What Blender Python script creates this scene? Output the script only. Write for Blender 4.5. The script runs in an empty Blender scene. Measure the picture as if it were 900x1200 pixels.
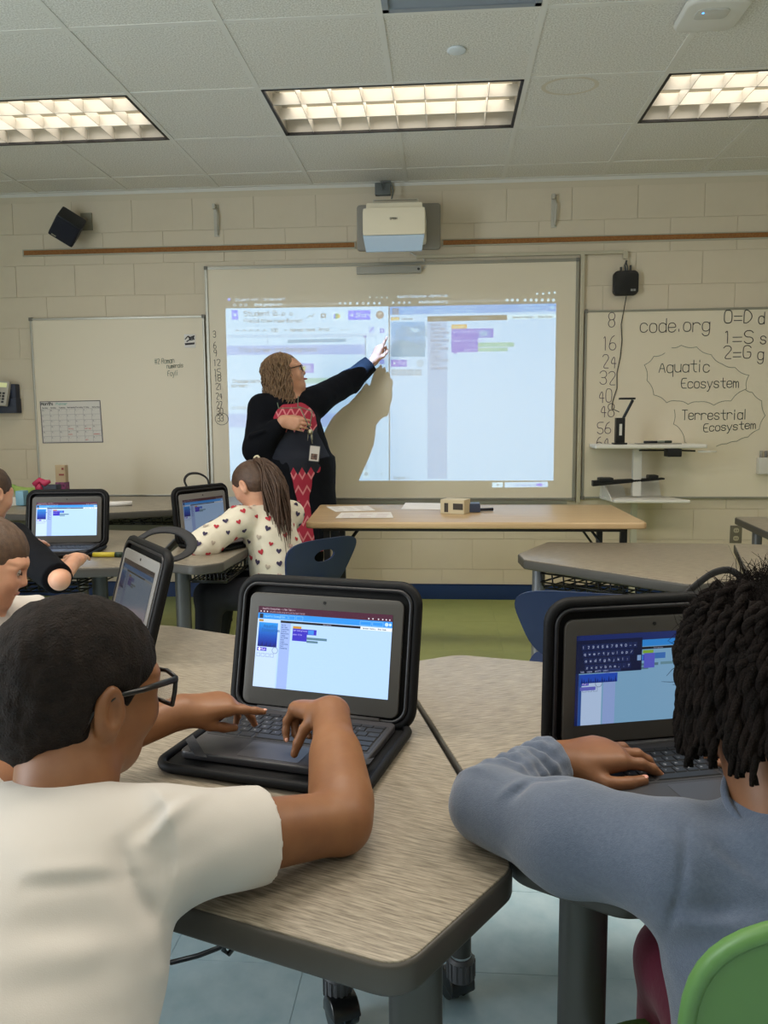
import bpy, bmesh, math, random
import numpy as np
from math import sin, cos, pi, radians
from mathutils import Vector, Matrix
random.seed(7); np.random.seed(7)
C = bpy.context.scene.collection
V = Vector

# ---------------------------------------------------------------- camera
HC, YAW, PITCH, ROLL, FPX = 1.179, 0.0765, 0.1118, -0.0075, 930.7
WY, HZ = 5.259, 2.703                      # far wall, ceiling height
_f = V((-sin(YAW), cos(YAW), 0)); _r = V((cos(YAW), sin(YAW), 0)); _u = V((0, 0, 1))
fw = _f*cos(PITCH) - _u*sin(PITCH); up = _u*cos(PITCH) + _f*sin(PITCH)
rt = _r*cos(ROLL) + up*sin(ROLL); up = up*cos(ROLL) - _r*sin(ROLL)
cam = bpy.data.objects.new('camera', bpy.data.cameras.new('camera')); C.objects.link(cam)
cam.data.sensor_fit = 'VERTICAL'; cam.data.sensor_height = 36; cam.data.lens = FPX*36/1200
cam.data.clip_start = .02
cam.matrix_world = Matrix(((rt.x, up.x, -fw.x, 0), (rt.y, up.y, -fw.y, 0), (rt.z, up.z, -fw.z, HC), (0, 0, 0, 1)))
bpy.context.scene.camera = cam
def _ray(x, y): return rt*((x-450)/FPX) - up*((y-600)/FPX) + fw
def atY(x, y, Y):                          # the place in the room that lies on depth Y
    d = _ray(x, y); return V((0, 0, HC)) + d*(Y/d.y)
def atZ(x, y, Z):
    d = _ray(x, y); return V((0, 0, HC)) + d*((Z-HC)/d.z)
def onwall(x, y, d=0): return atY(x, y, WY-d)

# ---------------------------------------------------------------- exposure, world, lamps
sc = bpy.context.scene
sc.view_settings.view_transform = 'Standard'; sc.view_settings.look = 'None'
sc.view_settings.gamma = 1; sc.view_settings.use_curve_mapping = False
sc.view_settings.exposure = 0.32
w = bpy.data.worlds.new('world'); sc.world = w; w.use_nodes = True
w.node_tree.nodes['Background'].inputs[0].default_value = (.55, .62, .7, 1)
w.node_tree.nodes['Background'].inputs[1].default_value = .3
LAMP_COL = (1.0, .892, .765)
LAMP_W = 18.0
def room_lamp(x, y, wx=1.1, wy=.5, power=LAMP_W, col=LAMP_COL, z=HZ-.012):
    l = bpy.data.lights.new('room_lamp', 'AREA'); l.shape = 'RECTANGLE'; l.size = wx; l.size_y = wy
    l.energy = power; l.color = col; l.spread = radians(150)
    o = bpy.data.objects.new('room_lamp', l); C.objects.link(o); o.location = (x, y, z)
    return o
# ceiling fixtures behind and beside the camera (outside the picture)
for ly, lw in ((1.64, LAMP_W), (-.8, LAMP_W*.45)):
    for lx in (-2.07, -.24, 1.59): room_lamp(lx, ly, power=lw)
# daylight from the windows in the wall behind the desks (left, behind the camera)
wl = bpy.data.lights.new('window_light', 'AREA'); wl.shape = 'RECTANGLE'; wl.size = 3.2; wl.size_y = 1.5
wl.energy = 105; wl.color = (.84, .92, 1.0)
wo = bpy.data.objects.new('window_light', wl); C.objects.link(wo); wo.location = (-3.85, .2, 1.6)
wo.rotation_euler = (0, radians(-90), 0)

# ---------------------------------------------------------------- colour and material helpers
def lin(c):
    if isinstance(c, str): c = [int(c[i:i+2], 16) for i in (0, 2, 4)]
    return tuple((x/255/12.92 if x <= 10 else ((x/255+.055)/1.055)**2.4) for x in c)
_M = {}
def mat(name, col='808080', rough=.6, metal=0, noise=None, bump=None, emit=None, spec=.5, streak=None, coat=0, sheen=0, alpha=None, trans=0):
    """noise=(scale, colour2, amount); bump=(scale, strength, distance); streak=(sx,sy,sz,colour2)"""
    if name in _M: return _M[name]
    m = bpy.data.materials.new(name); m.use_nodes = True; nt = m.node_tree; N = nt.nodes; L = nt.links
    b = N['Principled BSDF']; b.inputs['Base Color'].default_value = (*lin(col), 1)
    b.inputs['Roughness'].default_value = rough; b.inputs['Metallic'].default_value = metal
    b.inputs['Specular IOR Level'].default_value = spec; b.inputs['Coat Weight'].default_value = coat
    b.inputs['Sheen Weight'].default_value = sheen; b.inputs['Transmission Weight'].default_value = trans
    if alpha is not None: b.inputs['Alpha'].default_value = alpha
    tc = N.new('ShaderNodeTexCoord')
    def nz(scale, detail=4, vec=None, rg=.55):
        n = N.new('ShaderNodeTexNoise'); n.inputs['Scale'].default_value = scale; n.inputs['Detail'].default_value = detail
        n.inputs['Roughness'].default_value = rg; L.new(vec or tc.outputs['Object'], n.inputs['Vector']); return n
    if noise or streak:
        mx = N.new('ShaderNodeMix'); mx.data_type = 'RGBA'; mx.inputs['A'].default_value = (*lin(col), 1)
        rp = N.new('ShaderNodeValToRGB')
        if noise:
            n = nz(noise[0]); mx.inputs['B'].default_value = (*lin(noise[1]), 1); a = noise[2]
            rp.color_ramp.elements[0].position = .5-a; rp.color_ramp.elements[1].position = .5+a
        else:
            mp = N.new('ShaderNodeMapping'); mp.inputs['Scale'].default_value = streak[:3]
            L.new(tc.outputs['Object'], mp.inputs['Vector']); n = nz(1, 5, mp.outputs[0], .62)
            mx.inputs['B'].default_value = (*lin(streak[3]), 1)
            rp.color_ramp.elements[0].position = .36; rp.color_ramp.elements[1].position = .64
        L.new(n.outputs['Fac'], rp.inputs[0]); L.new(rp.outputs[0], mx.inputs['Factor'])
        L.new(mx.outputs['Result'], b.inputs['Base Color'])
    if bump:
        n = nz(bump[0], 3); bp = N.new('ShaderNodeBump'); bp.inputs['Strength'].default_value = bump[1]
        bp.inputs['Distance'].default_value = bump[2] if len(bump) > 2 else .002
        L.new(n.outputs['Fac'], bp.inputs['Height']); L.new(bp.outputs[0], b.inputs['Normal'])
    if emit:
        b.inputs['Emission Color'].default_value = (*lin(emit[0]), 1); b.inputs['Emission Strength'].default_value = emit[1]
    _M[name] = m
    return m

# ---------------------------------------------------------------- mesh helpers
class MB:
    def __init__(s): s.v = []; s.f = []
    def add(s, vs, fs, M=None):
        o = len(s.v)
        s.v += [tuple(M @ V(p)) if M else tuple(p) for p in vs]; s.f += [[i+o for i in f] for f in fs]; return s
    def box(s, c, d, M=None, b=0):
        x, y, z = d[0]/2, d[1]/2, d[2]/2; cx, cy, cz = c
        if b <= 0:
            vs = [(cx+i*x, cy+j*y, cz+k*z) for k in (-1, 1) for j in (-1, 1) for i in (-1, 1)]
            return s.add(vs, [(0, 2, 3, 1), (4, 5, 7, 6), (0, 1, 5, 4), (2, 6, 7, 3), (0, 4, 6, 2), (1, 3, 7, 5)], M)
        b = min(b, x*.9, y*.9, z*.9)
        bm = bmesh.new(); bmesh.ops.create_cube(bm, size=1)
        for v in bm.verts: v.co = V((v.co.x*2*x+cx, v.co.y*2*y+cy, v.co.z*2*z+cz))
        bmesh.ops.bevel(bm, geom=list(bm.edges), offset=b, segments=2, affect='EDGES', profile=.7)
        bm.verts.index_update(); s.add([v.co.copy() for v in bm.verts], [[v.index for v in f.verts] for f in bm.faces], M); bm.free(); return s
    def tube(s, pts, r, n=8, M=None, cap=True, flat=1.0):
        pts = [V(p) for p in pts]; k = len(pts); rr = r if hasattr(r, '__len__') else [r]*k
        t0 = (pts[1]-pts[0]).normalized(); a = V((0, 0, 1)) if abs(t0.z) < .9 else V((1, 0, 0))
        nrm = (a - t0*a.dot(t0)).normalized(); vs = []; fs = []
        for i, p in enumerate(pts):
            t = (pts[min(i+1, k-1)]-pts[max(i-1, 0)]).normalized()
            nn = nrm - t*nrm.dot(t)
            if nn.length > 1e-6: nrm = nn.normalized()
            bn = t.cross(nrm)
            for j in range(n):
                an = 2*pi*j/n; vs.append(p + (nrm*cos(an)*flat + bn*sin(an))*rr[i])
        for i in range(k-1):
            for j in range(n):
                j2 = (j+1) % n; fs.append((i*n+j, i*n+j2, (i+1)*n+j2, (i+1)*n+j))
        if cap: fs.append(tuple(range(n))[::-1]); fs.append(tuple((k-1)*n+j for j in range(n)))
        return s.add(vs, fs, M)
    def lathe(s, prof, n=24, M=None):       # profile (r, z) round z
        vs = []; fs = []
        for r, z in prof:
            for j in range(n): vs.append((r*cos(2*pi*j/n), r*sin(2*pi*j/n), z))
        for i in range(len(prof)-1):
            for j in range(n):
                j2 = (j+1) % n; fs.append((i*n+j, i*n+j2, (i+1)*n+j2, (i+1)*n+j))
        fs.append(tuple(range(n))[::-1]); fs.append(tuple((len(prof)-1)*n+j for j in range(n)))
        return s.add(vs, fs, M)
    def slab(s, poly, z0, z1, b=0, M=None, seg=3):   # convex outline, bevelled rims
        P = [V((p[0], p[1])) for p in poly]; n = len(P); N = []
        for i in range(n):
            e = (P[(i+1) % n]-P[i-1]); e.normalize(); N.append(V((e.y, -e.x)))
        lv = []
        if b > 0:
            for k in range(seg+1):
                a = pi/2*k/seg; lv.append((b*(1-sin(a)), z0+b*(1-cos(a))))
            for k in range(seg+1):
                a = pi/2*k/seg; lv.append((b*(1-cos(a)), z1-b*(1-sin(a))))
        else: lv = [(0, z0), (0, z1)]
        vs = []; fs = []
        for ins, z in lv:
            for p, q in zip(P, N): vs.append((p.x-q.x*ins, p.y-q.y*ins, z))
        for i in range(len(lv)-1):
            for j in range(n):
                j2 = (j+1) % n; fs.append((i*n+j, i*n+j2, (i+1)*n+j2, (i+1)*n+j))
        fs.append(tuple(range(n))[::-1]); fs.append(tuple((len(lv)-1)*n+j for j in range(n)))
        return s.add(vs, fs, M)
    def ribbon(s, pts, w, y, t=.0012):       # a flat pen line on a plane facing -y; pts are (x, z)
        for a, b in zip(pts[:-1], pts[1:]):
            d = V((b[0]-a[0], b[1]-a[1])); L = d.length
            if L < 1e-6: continue
            d /= L; n = V((-d.y, d.x))*w/2; e = d*w*.35
            q = [(a[0]-e.x+n.x, a[1]-e.y+n.y), (a[0]-e.x-n.x, a[1]-e.y-n.y), (b[0]+e.x-n.x, b[1]+e.y-n.y), (b[0]+e.x+n.x, b[1]+e.y+n.y)]
            s.add([(x, y-t, z) for x, z in q], [(0, 1, 2, 3)])
        return s
    def mesh(s, name='mesh'):
        me = bpy.data.meshes.new(name); me.from_pydata(s.v, [], s.f); me.update(); return me
    def build(s, name, m, parent=None, smooth=None, **tags):
        return obj(name, s.mesh(name), m, parent, smooth, **tags)
def obj(name, me, m=None, parent=None, smooth=None, label=None, cat=None, group=None, kind=None):
    if m and not me.materials: me.materials.append(m)
    if smooth is True: me.shade_smooth()
    elif smooth: 
        me.shade_smooth(); me.set_sharp_from_angle(angle=radians(smooth))
    o = bpy.data.objects.new(name, me); C.objects.link(o)
    if parent: o.parent = parent
    tag(o, label, cat, group, kind); return o
def tag(o, label=None, cat=None, group=None, kind=None):
    for k, v in (('label', label), ('category', cat), ('group', group), ('kind', kind)):
        if v: o[k] = v
    return o
def thing(name, label, cat, loc=(0, 0, 0), rz=0, group=None):
    o = bpy.data.objects.new(name, None); C.objects.link(o); o.location = loc; o.rotation_euler = (0, 0, rz)
    o.empty_display_size = .05
    return tag(o, label, cat, group)
def copy_tree(o, parent=None):
    c = o.copy(); C.objects.link(c)
    if parent: c.parent = parent
    for ch in [x for x in C.objects if x.parent == o]: copy_tree(ch, c)
    return c
def rrect(w, h, r, n=6, cx=0, cy=0):
    out = []
    for qx, qy, a0 in ((1, -1, -pi/2), (1, 1, 0), (-1, 1, pi/2), (-1, -1, pi)):
        for k in range(n+1):
            a = a0+pi/2*k/n; out.append((cx+qx*(w/2-r)+r*cos(a), cy+qy*(h/2-r)+r*sin(a)))
    return out
def rpoly(pts, r, n=6):                      # round the corners of a counter-clockwise convex outline
    out = []; m = len(pts); rs = r if hasattr(r, '__len__') else [r]*m
    for i in range(m):
        p, a, b = V(pts[i]), V(pts[i-1]), V(pts[(i+1) % m]); r_ = rs[i]
        u, v = (a-p).normalized(), (b-p).normalized(); h = math.acos(max(-1, min(1, u.dot(v))))/2
        t = min(r_/math.tan(h), (a-p).length*.45, (b-p).length*.45)
        A, B = p+u*t, p+v*t
        for k in range(n+1):
            s = k/n; out.append(tuple((A*(1-s)**2 + p*2*s*(1-s) + B*s*s)))
    return out
def FR(o, x=(1, 0, 0), y=(0, 1, 0), z=(0, 0, 1)):
    x, y, z = V(x), V(y), V(z); return Matrix(((x.x, y.x, z.x, o[0]), (x.y, y.y, z.y, o[1]), (x.z, y.z, z.z, o[2]), (0, 0, 0, 1)))
WALLM = lambda x, z, y=WY: FR((x, y, z), (1, 0, 0), (0, 0, 1), (0, -1, 0))   # local x right, y up, z out of the far wall

# ---------------------------------------------------------------- pen strokes (hand and print)
_G = dict(a="4g4c 4f3g1g0f0d1c3c4d", b="0i0c 0f1g3g4f4d3c1c0d", c="4f3g1g0f0d1c3c4d", d="4i4c 4f3g1g0f0d1c3c4d", e="0e4e4f3g1g0f0d1c3c4d",
 f="4i3i2h2c 0g4g", g="4g4b3a1a0b 4f3g1g0f0d1c3c4d", h="0i0c 0f1g3g4f4c", i="2g2c 2i2h", j="2g2b1a0a", k="0i0c 4g0e4c", l="2i2c",
 m="0g0c 0f1g2f2c 2f3g4f4c", n="0g0c 0f1g3g4f4c", o="1g0f0d1c3c4d4f3g1g", p="0g0a 0f1g3g4f4d3c1c0d", q="4g4a 4f3g1g0f0d1c3c4d", r="0g0c 0f1g3g4f",
 s="4f3g1g0f1e3e4d3c1c0d", t="2i2d3c4c 0g4g", u="0g0d1c3c4d 4g4c", v="0g2c4g", w="0g1c2f3c4g", x="0g4c 4g0c", y="0g2c 4g1a0a", z="0g4g0c4c",
 A="0c2i4c 1e3e", B="0c0i3i4h3f0f 3f4e4d3c0c", C="4h3i1i0h0d1c3c4d", D="0c0i2i4g4e2c0c", E="4i0i0c4c 0f3f", F="4i0i0c 0f3f", G="4h3i1i0h0d1c3c4d4f2f",
 H="0c0i 4c4i 0f4f", I="2c2i", J="4i4d3c1c0d", K="0i0c 4i0e4c", L="0i0c4c", M="0c0i2e4i4c", N="0c0i4c4i", O="1i0h0d1c3c4d4h3i1i", P="0c0i3i4h4g3f0f",
 Q="1i0h0d1c3c4d4h3i1i 2e4c", R="0c0i3i4h4g3f0f 2f4c", S="4h3i1i0h0g1f3f4e4d3c1c0d", T="0i4i 2i2c", U="0i0d1c3c4d4i", V="0i2c4i", W="0i1c2g3c4i", X="0i4c 4i0c",
 Y="0i2f4i 2f2c", Z="0i4i0c4c")
_G.update({'0': _G['O'], '1': "2c2i1h", '2': "0h1i3i4h4g0c4c", '3': "0h1i3i4h4g3f1f 3f4e4d3c1c0d", '4': "3c3i0e4e", '5': "4i0i0f3f4e4d3c1c0d",
 '6': "3i1h0e0d1c3c4d4e3f1f0e", '7': "0i4i1c", '8': "1f0g0h1i3i4h4g3f1f0e0d1c3c4d4e3f", '9': "4g3f1f0g0h1i3i4h4g4e3c", '.': "2c2d", '=': "0f4f 0d4d",
 '-': "0e4e", ':': "2g2f 2d2c", '/': "0c4i", '#': "1c1i 3c3i 0e4e 0g4g", '+': "2g2c 0e4e", ',': "2d1b", '?': "0h1i3i4h2f2e 2d2c"})
_NARROW = set('il1.:,I')
def strokes(text, size, hand=False, gap=.42, jit=0):
    """list of polylines for text with cap height `size`, starting at x=0 on the baseline"""
    u = size/6; x = 0; out = []
    for ch in text:
        g = _G.get(ch)
        if ch == ' ' or g is None: x += 3.2*u; continue
        off = -1.2*u if ch in _NARROW else 0; dy = random.uniform(-jit, jit)*size
        for st in g.split():
            p = [(x+off+int(st[i])*u*.92, ('abcdefghi'.index(st[i+1])-2)*u+dy) for i in range(0, len(st), 2)]
            if hand or len(p) > 4:
                for _ in range(2):
                    if len(p) > 2:
                        q = [p[0]]
                        for a, b in zip(p[:-1], p[1:]):
                            q += [(a[0]*.75+b[0]*.25, a[1]*.75+b[1]*.25), (a[0]*.25+b[0]*.75, a[1]*.25+b[1]*.75)]
                        p = q+[p[-1]]
            out.append(p)
        x += (2.0 if ch in _NARROW else 4)*u*.92 + gap*4*u*.6
    return out, x
def write(mb, text, x, z, size, w, y, slope=0, width=None, jit=.03):
    st, tw = strokes(text, size, True, jit=jit); k = (width/tw) if width else 1
    for p in st: mb.ribbon([(x+a*k, z+b+slope*a*k) for a, b in p], w, y)
    return mb

# ---------------------------------------------------------------- flat print: pictures drawn in code
class Pic:
    def __init__(s, w, h, bg): s.w, s.h = w, h; s.a = np.zeros((h, w, 3), np.float32); s.a[:] = lin(bg)
    def _mix(s, x0, y0, m, c):
        h, w = m.shape; r = s.a[y0:y0+h, x0:x0+w]; r += (np.array(lin(c), np.float32)-r)*m[..., None]
    def rect(s, x0, y0, x1, y1, c): s.poly([(x0, y0), (x1, y0), (x1, y1), (x0, y1)], c)
    def poly(s, P, c):                       # convex
        xs = [p[0] for p in P]; ys = [p[1] for p in P]
        x0, x1 = max(0, int(min(xs))-1), min(s.w, int(max(xs))+2); y0, y1 = max(0, int(min(ys))-1), min(s.h, int(max(ys))+2)
        if x1 <= x0 or y1 <= y0: return
        Y, X = np.mgrid[y0:y1, x0:x1]+.5; d = np.full(X.shape, -1e9)
        ar = sum(P[i-1][0]*P[i][1]-P[i][0]*P[i-1][1] for i in range(len(P))); sg = 1 if ar > 0 else -1
        for i in range(len(P)):
            a, b = P[i-1], P[i]; ex, ey = b[0]-a[0], b[1]-a[1]; L = math.hypot(ex, ey) or 1
            d = np.maximum(d, sg*((X-a[0])*ey-(Y-a[1])*ex)/L)
        s._mix(x0, y0, np.clip(.5-d, 0, 1).astype(np.float32), c)
    def line(s, P, wd, c):
        for a, b in zip(P[:-1], P[1:]):
            x0, x1 = max(0, int(min(a[0], b[0])-wd-1)), min(s.w, int(max(a[0], b[0])+wd+2))
            y0, y1 = max(0, int(min(a[1], b[1])-wd-1)), min(s.h, int(max(a[1], b[1])+wd+2))
            if x1 <= x0 or y1 <= y0: continue
            Y, X = np.mgrid[y0:y1, x0:x1]+.5; ex, ey = b[0]-a[0], b[1]-a[1]; L2 = ex*ex+ey*ey or 1e-9
            t = np.clip(((X-a[0])*ex+(Y-a[1])*ey)/L2, 0, 1)
            d = np.hypot(X-a[0]-t*ex, Y-a[1]-t*ey)-wd/2; s._mix(x0, y0, np.clip(.5-d, 0, 1).astype(np.float32), c)
    def circ(s, x, y, r, c): s.line([(x, y), (x+.01, y)], 2*r, c)
    def text(s, t, x, y, size, c, wd=None):  # y is the baseline
        for p in strokes(t, size)[0]: s.line([(x+a, y-b) for a, b in p], wd or size*.13, c)
    def image(s, name):
        im = bpy.data.images.new(name, s.w, s.h, float_buffer=False)
        a = np.ones((s.h, s.w, 4), np.float32); l = np.clip(s.a[::-1], 0, 1)
        a[..., :3] = np.where(l <= .0031308, l*12.92, 1.055*l**(1/2.4)-.055); im.pixels.foreach_set(a.ravel()); im.update(); im.pack(); return im
def pic_mat(name, im, emit=0, rough=.5):
    m = bpy.data.materials.new(name); m.use_nodes = True; nt = m.node_tree; b = nt.nodes['Principled BSDF']
    t = nt.nodes.new('ShaderNodeTexImage'); t.image = im; t.extension = 'EXTEND'; b.inputs['Roughness'].default_value = rough
    if emit:
        b.inputs['Base Color'].default_value = (.01, .01, .012, 1)
        nt.links.new(t.outputs[0], b.inputs['Emission Color']); b.inputs['Emission Strength'].default_value = emit
    else: nt.links.new(t.outputs[0], b.inputs['Base Color'])
    return m
def quad(name, pts, m, parent=None, **tags):  # pts: bottom left, bottom right, top right, top left
    me = bpy.data.meshes.new(name); me.from_pydata([tuple(p) for p in pts], [], [(0, 1, 2, 3)])
    uv = me.uv_layers.new(name='UVMap')
    for i, c in enumerate(((0, 0), (1, 0), (1, 1), (0, 1))): uv.data[i].uv = c
    return obj(name, me, m, parent, **tags)

# ---------------------------------------------------------------- implicit bodies (smoothly joined limbs, one surface)
import openvdb
class SDF:
    def __init__(s, vox): s.h = vox; s.p = []
    def cone(s, a, b, ra, rb=None, k=.01, op='+', M=None):
        if M: a, b = M @ V(a), M @ V(b)
        s.p.append(('cone', np.array(a, float), np.array(b, float), ra, ra if rb is None else rb, k, op)); return s
    def chain(s, pts, rs, k=.01, op='+', M=None):
        rs = rs if hasattr(rs, '__len__') else [rs]*len(pts)
        for i in range(len(pts)-1): s.cone(pts[i], pts[i+1], rs[i], rs[i+1], k, op, M)
        return s
    def cyl(s, a, b, ra, rb=None, k=.004, op='+'):    # flat ended
        s.p.append(('cyl', np.array(a, float), np.array(b, float), ra, ra if rb is None else rb, k, op)); return s
    def ell(s, c, r, k=.01, op='+', R=None, M=None):
        if M: c = M @ V(c); R = np.array(M.to_3x3().normalized()) if R is None else R
        s.p.append(('ell', np.array(c, float), np.array(r, float), None if R is None else np.array(R, float), k, op)); return s
    def sph(s, c, r, k=.01, op='+', M=None): return s.cone(c, (c[0], c[1], c[2]+1e-5), r, r, k, op, M)
    def plane(s, p, n, k=.003):              # keep what lies behind the plane
        s.p.append(('plane', np.array(p, float), np.array(V(n).normalized(), float), k)); return s
    def groove(s, a, b, nrm, depth, w=.006):
        """a soft crease (depth > 0) or ridge (depth < 0) along a-b, whatever the height of the surface along nrm"""
        a, b, n = np.array(a, float), np.array(b, float), np.array(V(nrm).normalized(), float)
        def fn(X, Y, Z):
            ab = b-a; ab = ab-n*(ab@n); L2 = ab@ab; px, py, pz = X-a[0], Y-a[1], Z-a[2]; pn = px*n[0]+py*n[1]+pz*n[2]
            t = np.clip((px*ab[0]+py*ab[1]+pz*ab[2])/L2, 0, 1); d2 = px*px+py*py+pz*pz-pn*pn; dl = (px-t*ab[0])**2+(py-t*ab[1])**2+(pz-t*ab[2])**2-pn*pn
            return depth*np.exp(-dl/(w*w))*np.exp(-(pn/.07)**2)*(.35+.65*np.sin(np.pi*np.clip(t, 0, 1)))
        s.p.append(('disp', fn)); return s
    def disp(s, fn): s.p.append(('disp', fn)); return s
    def mesh(s, name):
        lo = np.full(3, 1e9); hi = -lo
        for q in s.p:
            if q[0] in ('cone', 'cyl') and q[-1] == '+':
                R = max(q[3], q[4]); lo = np.minimum(lo, np.minimum(q[1], q[2])-R); hi = np.maximum(hi, np.maximum(q[1], q[2])+R)
            elif q[0] == 'ell' and q[-1] == '+':
                R = q[2].max() if q[3] is not None else q[2]; lo = np.minimum(lo, q[1]-R); hi = np.maximum(hi, q[1]+R)
        h = s.h; lo -= .02+2*h; hi += .02+2*h; n = np.ceil((hi-lo)/h).astype(int)+1
        D = np.full(n, 1.0, np.float32); ax = [lo[i]+np.arange(n[i])*h for i in range(3)]
        def sub(a, b, pad):
            i0 = np.maximum(0, np.floor((a-pad-lo)/h).astype(int)); i1 = np.minimum(n, np.ceil((b+pad-lo)/h).astype(int)+1)
            return tuple(slice(i0[i], i1[i]) for i in range(3))
        for q in s.p:
            if q[0] == 'disp' or q[0] == 'plane':
                X, Y, Z = (ax[0][:, None, None].astype(np.float32), ax[1][None, :, None].astype(np.float32), ax[2][None, None, :].astype(np.float32))
                if q[0] == 'plane':
                    P = (X-q[1][0])*q[2][0]+(Y-q[1][1])*q[2][1]+(Z-q[1][2])*q[2][2]; D = np.maximum(D, P.astype(np.float32))
                else: D = D+q[1](X, Y, Z).astype(np.float32)
                continue
            k, op = q[-2], q[-1]; pad = k+4*h
            if q[0] == 'ell':
                R = q[2].max(); sl = sub(q[1]-R, q[1]+R, pad)
            else:
                R = max(q[3], q[4]); sl = sub(np.minimum(q[1], q[2])-R, np.maximum(q[1], q[2])+R, pad)
            X, Y, Z = np.meshgrid(ax[0][sl[0]], ax[1][sl[1]], ax[2][sl[2]], indexing='ij')
            if X.size == 0: continue
            if q[0] == 'ell':
                px, py, pz = X-q[1][0], Y-q[1][1], Z-q[1][2]
                if q[3] is not None:
                    m = q[3]; px, py, pz = px*m[0][0]+py*m[1][0]+pz*m[2][0], px*m[0][1]+py*m[1][1]+pz*m[2][1], px*m[0][2]+py*m[1][2]+pz*m[2][2]
                r = q[2]; k0 = np.sqrt((px/r[0])**2+(py/r[1])**2+(pz/r[2])**2); k1 = np.sqrt((px/r[0]**2)**2+(py/r[1]**2)**2+(pz/r[2]**2)**2)
                d = k0*(k0-1)/np.maximum(k1, 1e-9)
            else:
                a, b = q[1], q[2]; ab = b-a; L2 = max(ab@ab, 1e-12)
                t = ((X-a[0])*ab[0]+(Y-a[1])*ab[1]+(Z-a[2])*ab[2])/L2
                if q[0] == 'cone':
                    t = np.clip(t, 0, 1); d = np.sqrt((X-a[0]-t*ab[0])**2+(Y-a[1]-t*ab[1])**2+(Z-a[2]-t*ab[2])**2)-(q[3]+(q[4]-q[3])*t)
                else:
                    L = math.sqrt(L2); rho = np.sqrt((X-a[0]-t*ab[0])**2+(Y-a[1]-t*ab[1])**2+(Z-a[2]-t*ab[2])**2)-(q[3]+(q[4]-q[3])*np.clip(t, 0, 1))
                    d = np.maximum(rho, np.maximum(-t*L, (t-1)*L))
            d = d.astype(np.float32); o = D[sl]
            if op == '+':
                hh = np.maximum(k-np.abs(o-d), 0)/k; D[sl] = np.minimum(o, d)-hh*hh*k*.25
            else:
                d = -d; hh = np.maximum(k-np.abs(o-d), 0)/k; D[sl] = np.maximum(o, d)+hh*hh*k*.25
        g = openvdb.FloatGrid(); g.background = 1.0; g.copyFromArray(D); pt, qd = g.convertToQuads(isovalue=0.0)
        pt = pt*h+lo; me = bpy.data.meshes.new(name); nv, nf = len(pt), len(qd)
        qd = qd[:, ::-1]
        a, b, c = pt[qd[:, 0]], pt[qd[:, 1]], pt[qd[:, 2]]
        if np.einsum('ij,ij->i', a-pt.mean(0), np.cross(b-a, c-a)).sum() < 0: qd = qd[:, ::-1]
        me.vertices.add(nv); me.vertices.foreach_set('co', pt.astype(np.float32).ravel())
        me.loops.add(nf*4); me.loops.foreach_set('vertex_index', np.ascontiguousarray(qd).astype(np.int32).ravel())
        me.polygons.add(nf); me.polygons.foreach_set('loop_start', np.arange(0, nf*4, 4, dtype=np.int32))
        me.update(calc_edges=True); me.validate(); me.shade_smooth(); return me
    def build(s, name, m, parent=None, **tags): return obj(name, s.mesh(name), m, parent, **tags)
def vnoise(X, Y, Z, f, seed=0):              # cheap smooth noise field for hair and cloth relief
    o = 0
    rs = np.random.RandomState(seed)
    for i in range(5):
        d = rs.normal(size=3); d /= np.linalg.norm(d); ph = rs.uniform(0, 6.28, 3); e = rs.normal(size=3); e /= np.linalg.norm(e)
        o = o+np.sin(f*(d[0]*X+d[1]*Y+d[2]*Z)+ph[0]+1.3*np.sin(f*.6*(e[0]*X+e[1]*Y+e[2]*Z)+ph[1]))
    return o/5
# ================================================================ THE ROOM
BLOCK = mat('block_paint', 'dfd3bd', .62, noise=(3.0, 'd8ccb5', .2), bump=(90, .25, .0015))
MORTAR = mat('mortar_paint', 'd8cdb6', .7)
CEILT = mat('ceiling_tile', 'efede6', .95, noise=(150, 'cfccc2', .10), bump=(130, .5, .002))
GRIDM = mat('ceiling_grid_paint', 'e2e0d8', .55)
BLUEP = mat('blue_paint', '17366b', .5)
GREENF = mat('green_vinyl', 'b9c070', .3, noise=(9, 'acb564', .25), bump=(40, .06))
BLUEF = mat('blue_vinyl', 'bcd3dd', .34, noise=(14, 'a0bfcc', .22), bump=(30, .06))
WHITEP = mat('white_plastic', 'dcdad2', .4); BLACKP = mat('black_plastic', '0e0f12', .42)
ALU = mat('aluminium', 'a9a69b', .35, .85); STEEL = mat('chrome', 'c8c8c8', .2, 1)
WBOARD = mat('whiteboard', 'eae0ca', .42)
INK = mat('black_ink', '3a363c', .6); INKP = mat('purple_ink', '54405a', .6); INKG = mat('green_ink', '2f5f4c', .6)
DARKGREY = mat('dark_grey', '3c3d3c', .45)

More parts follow.
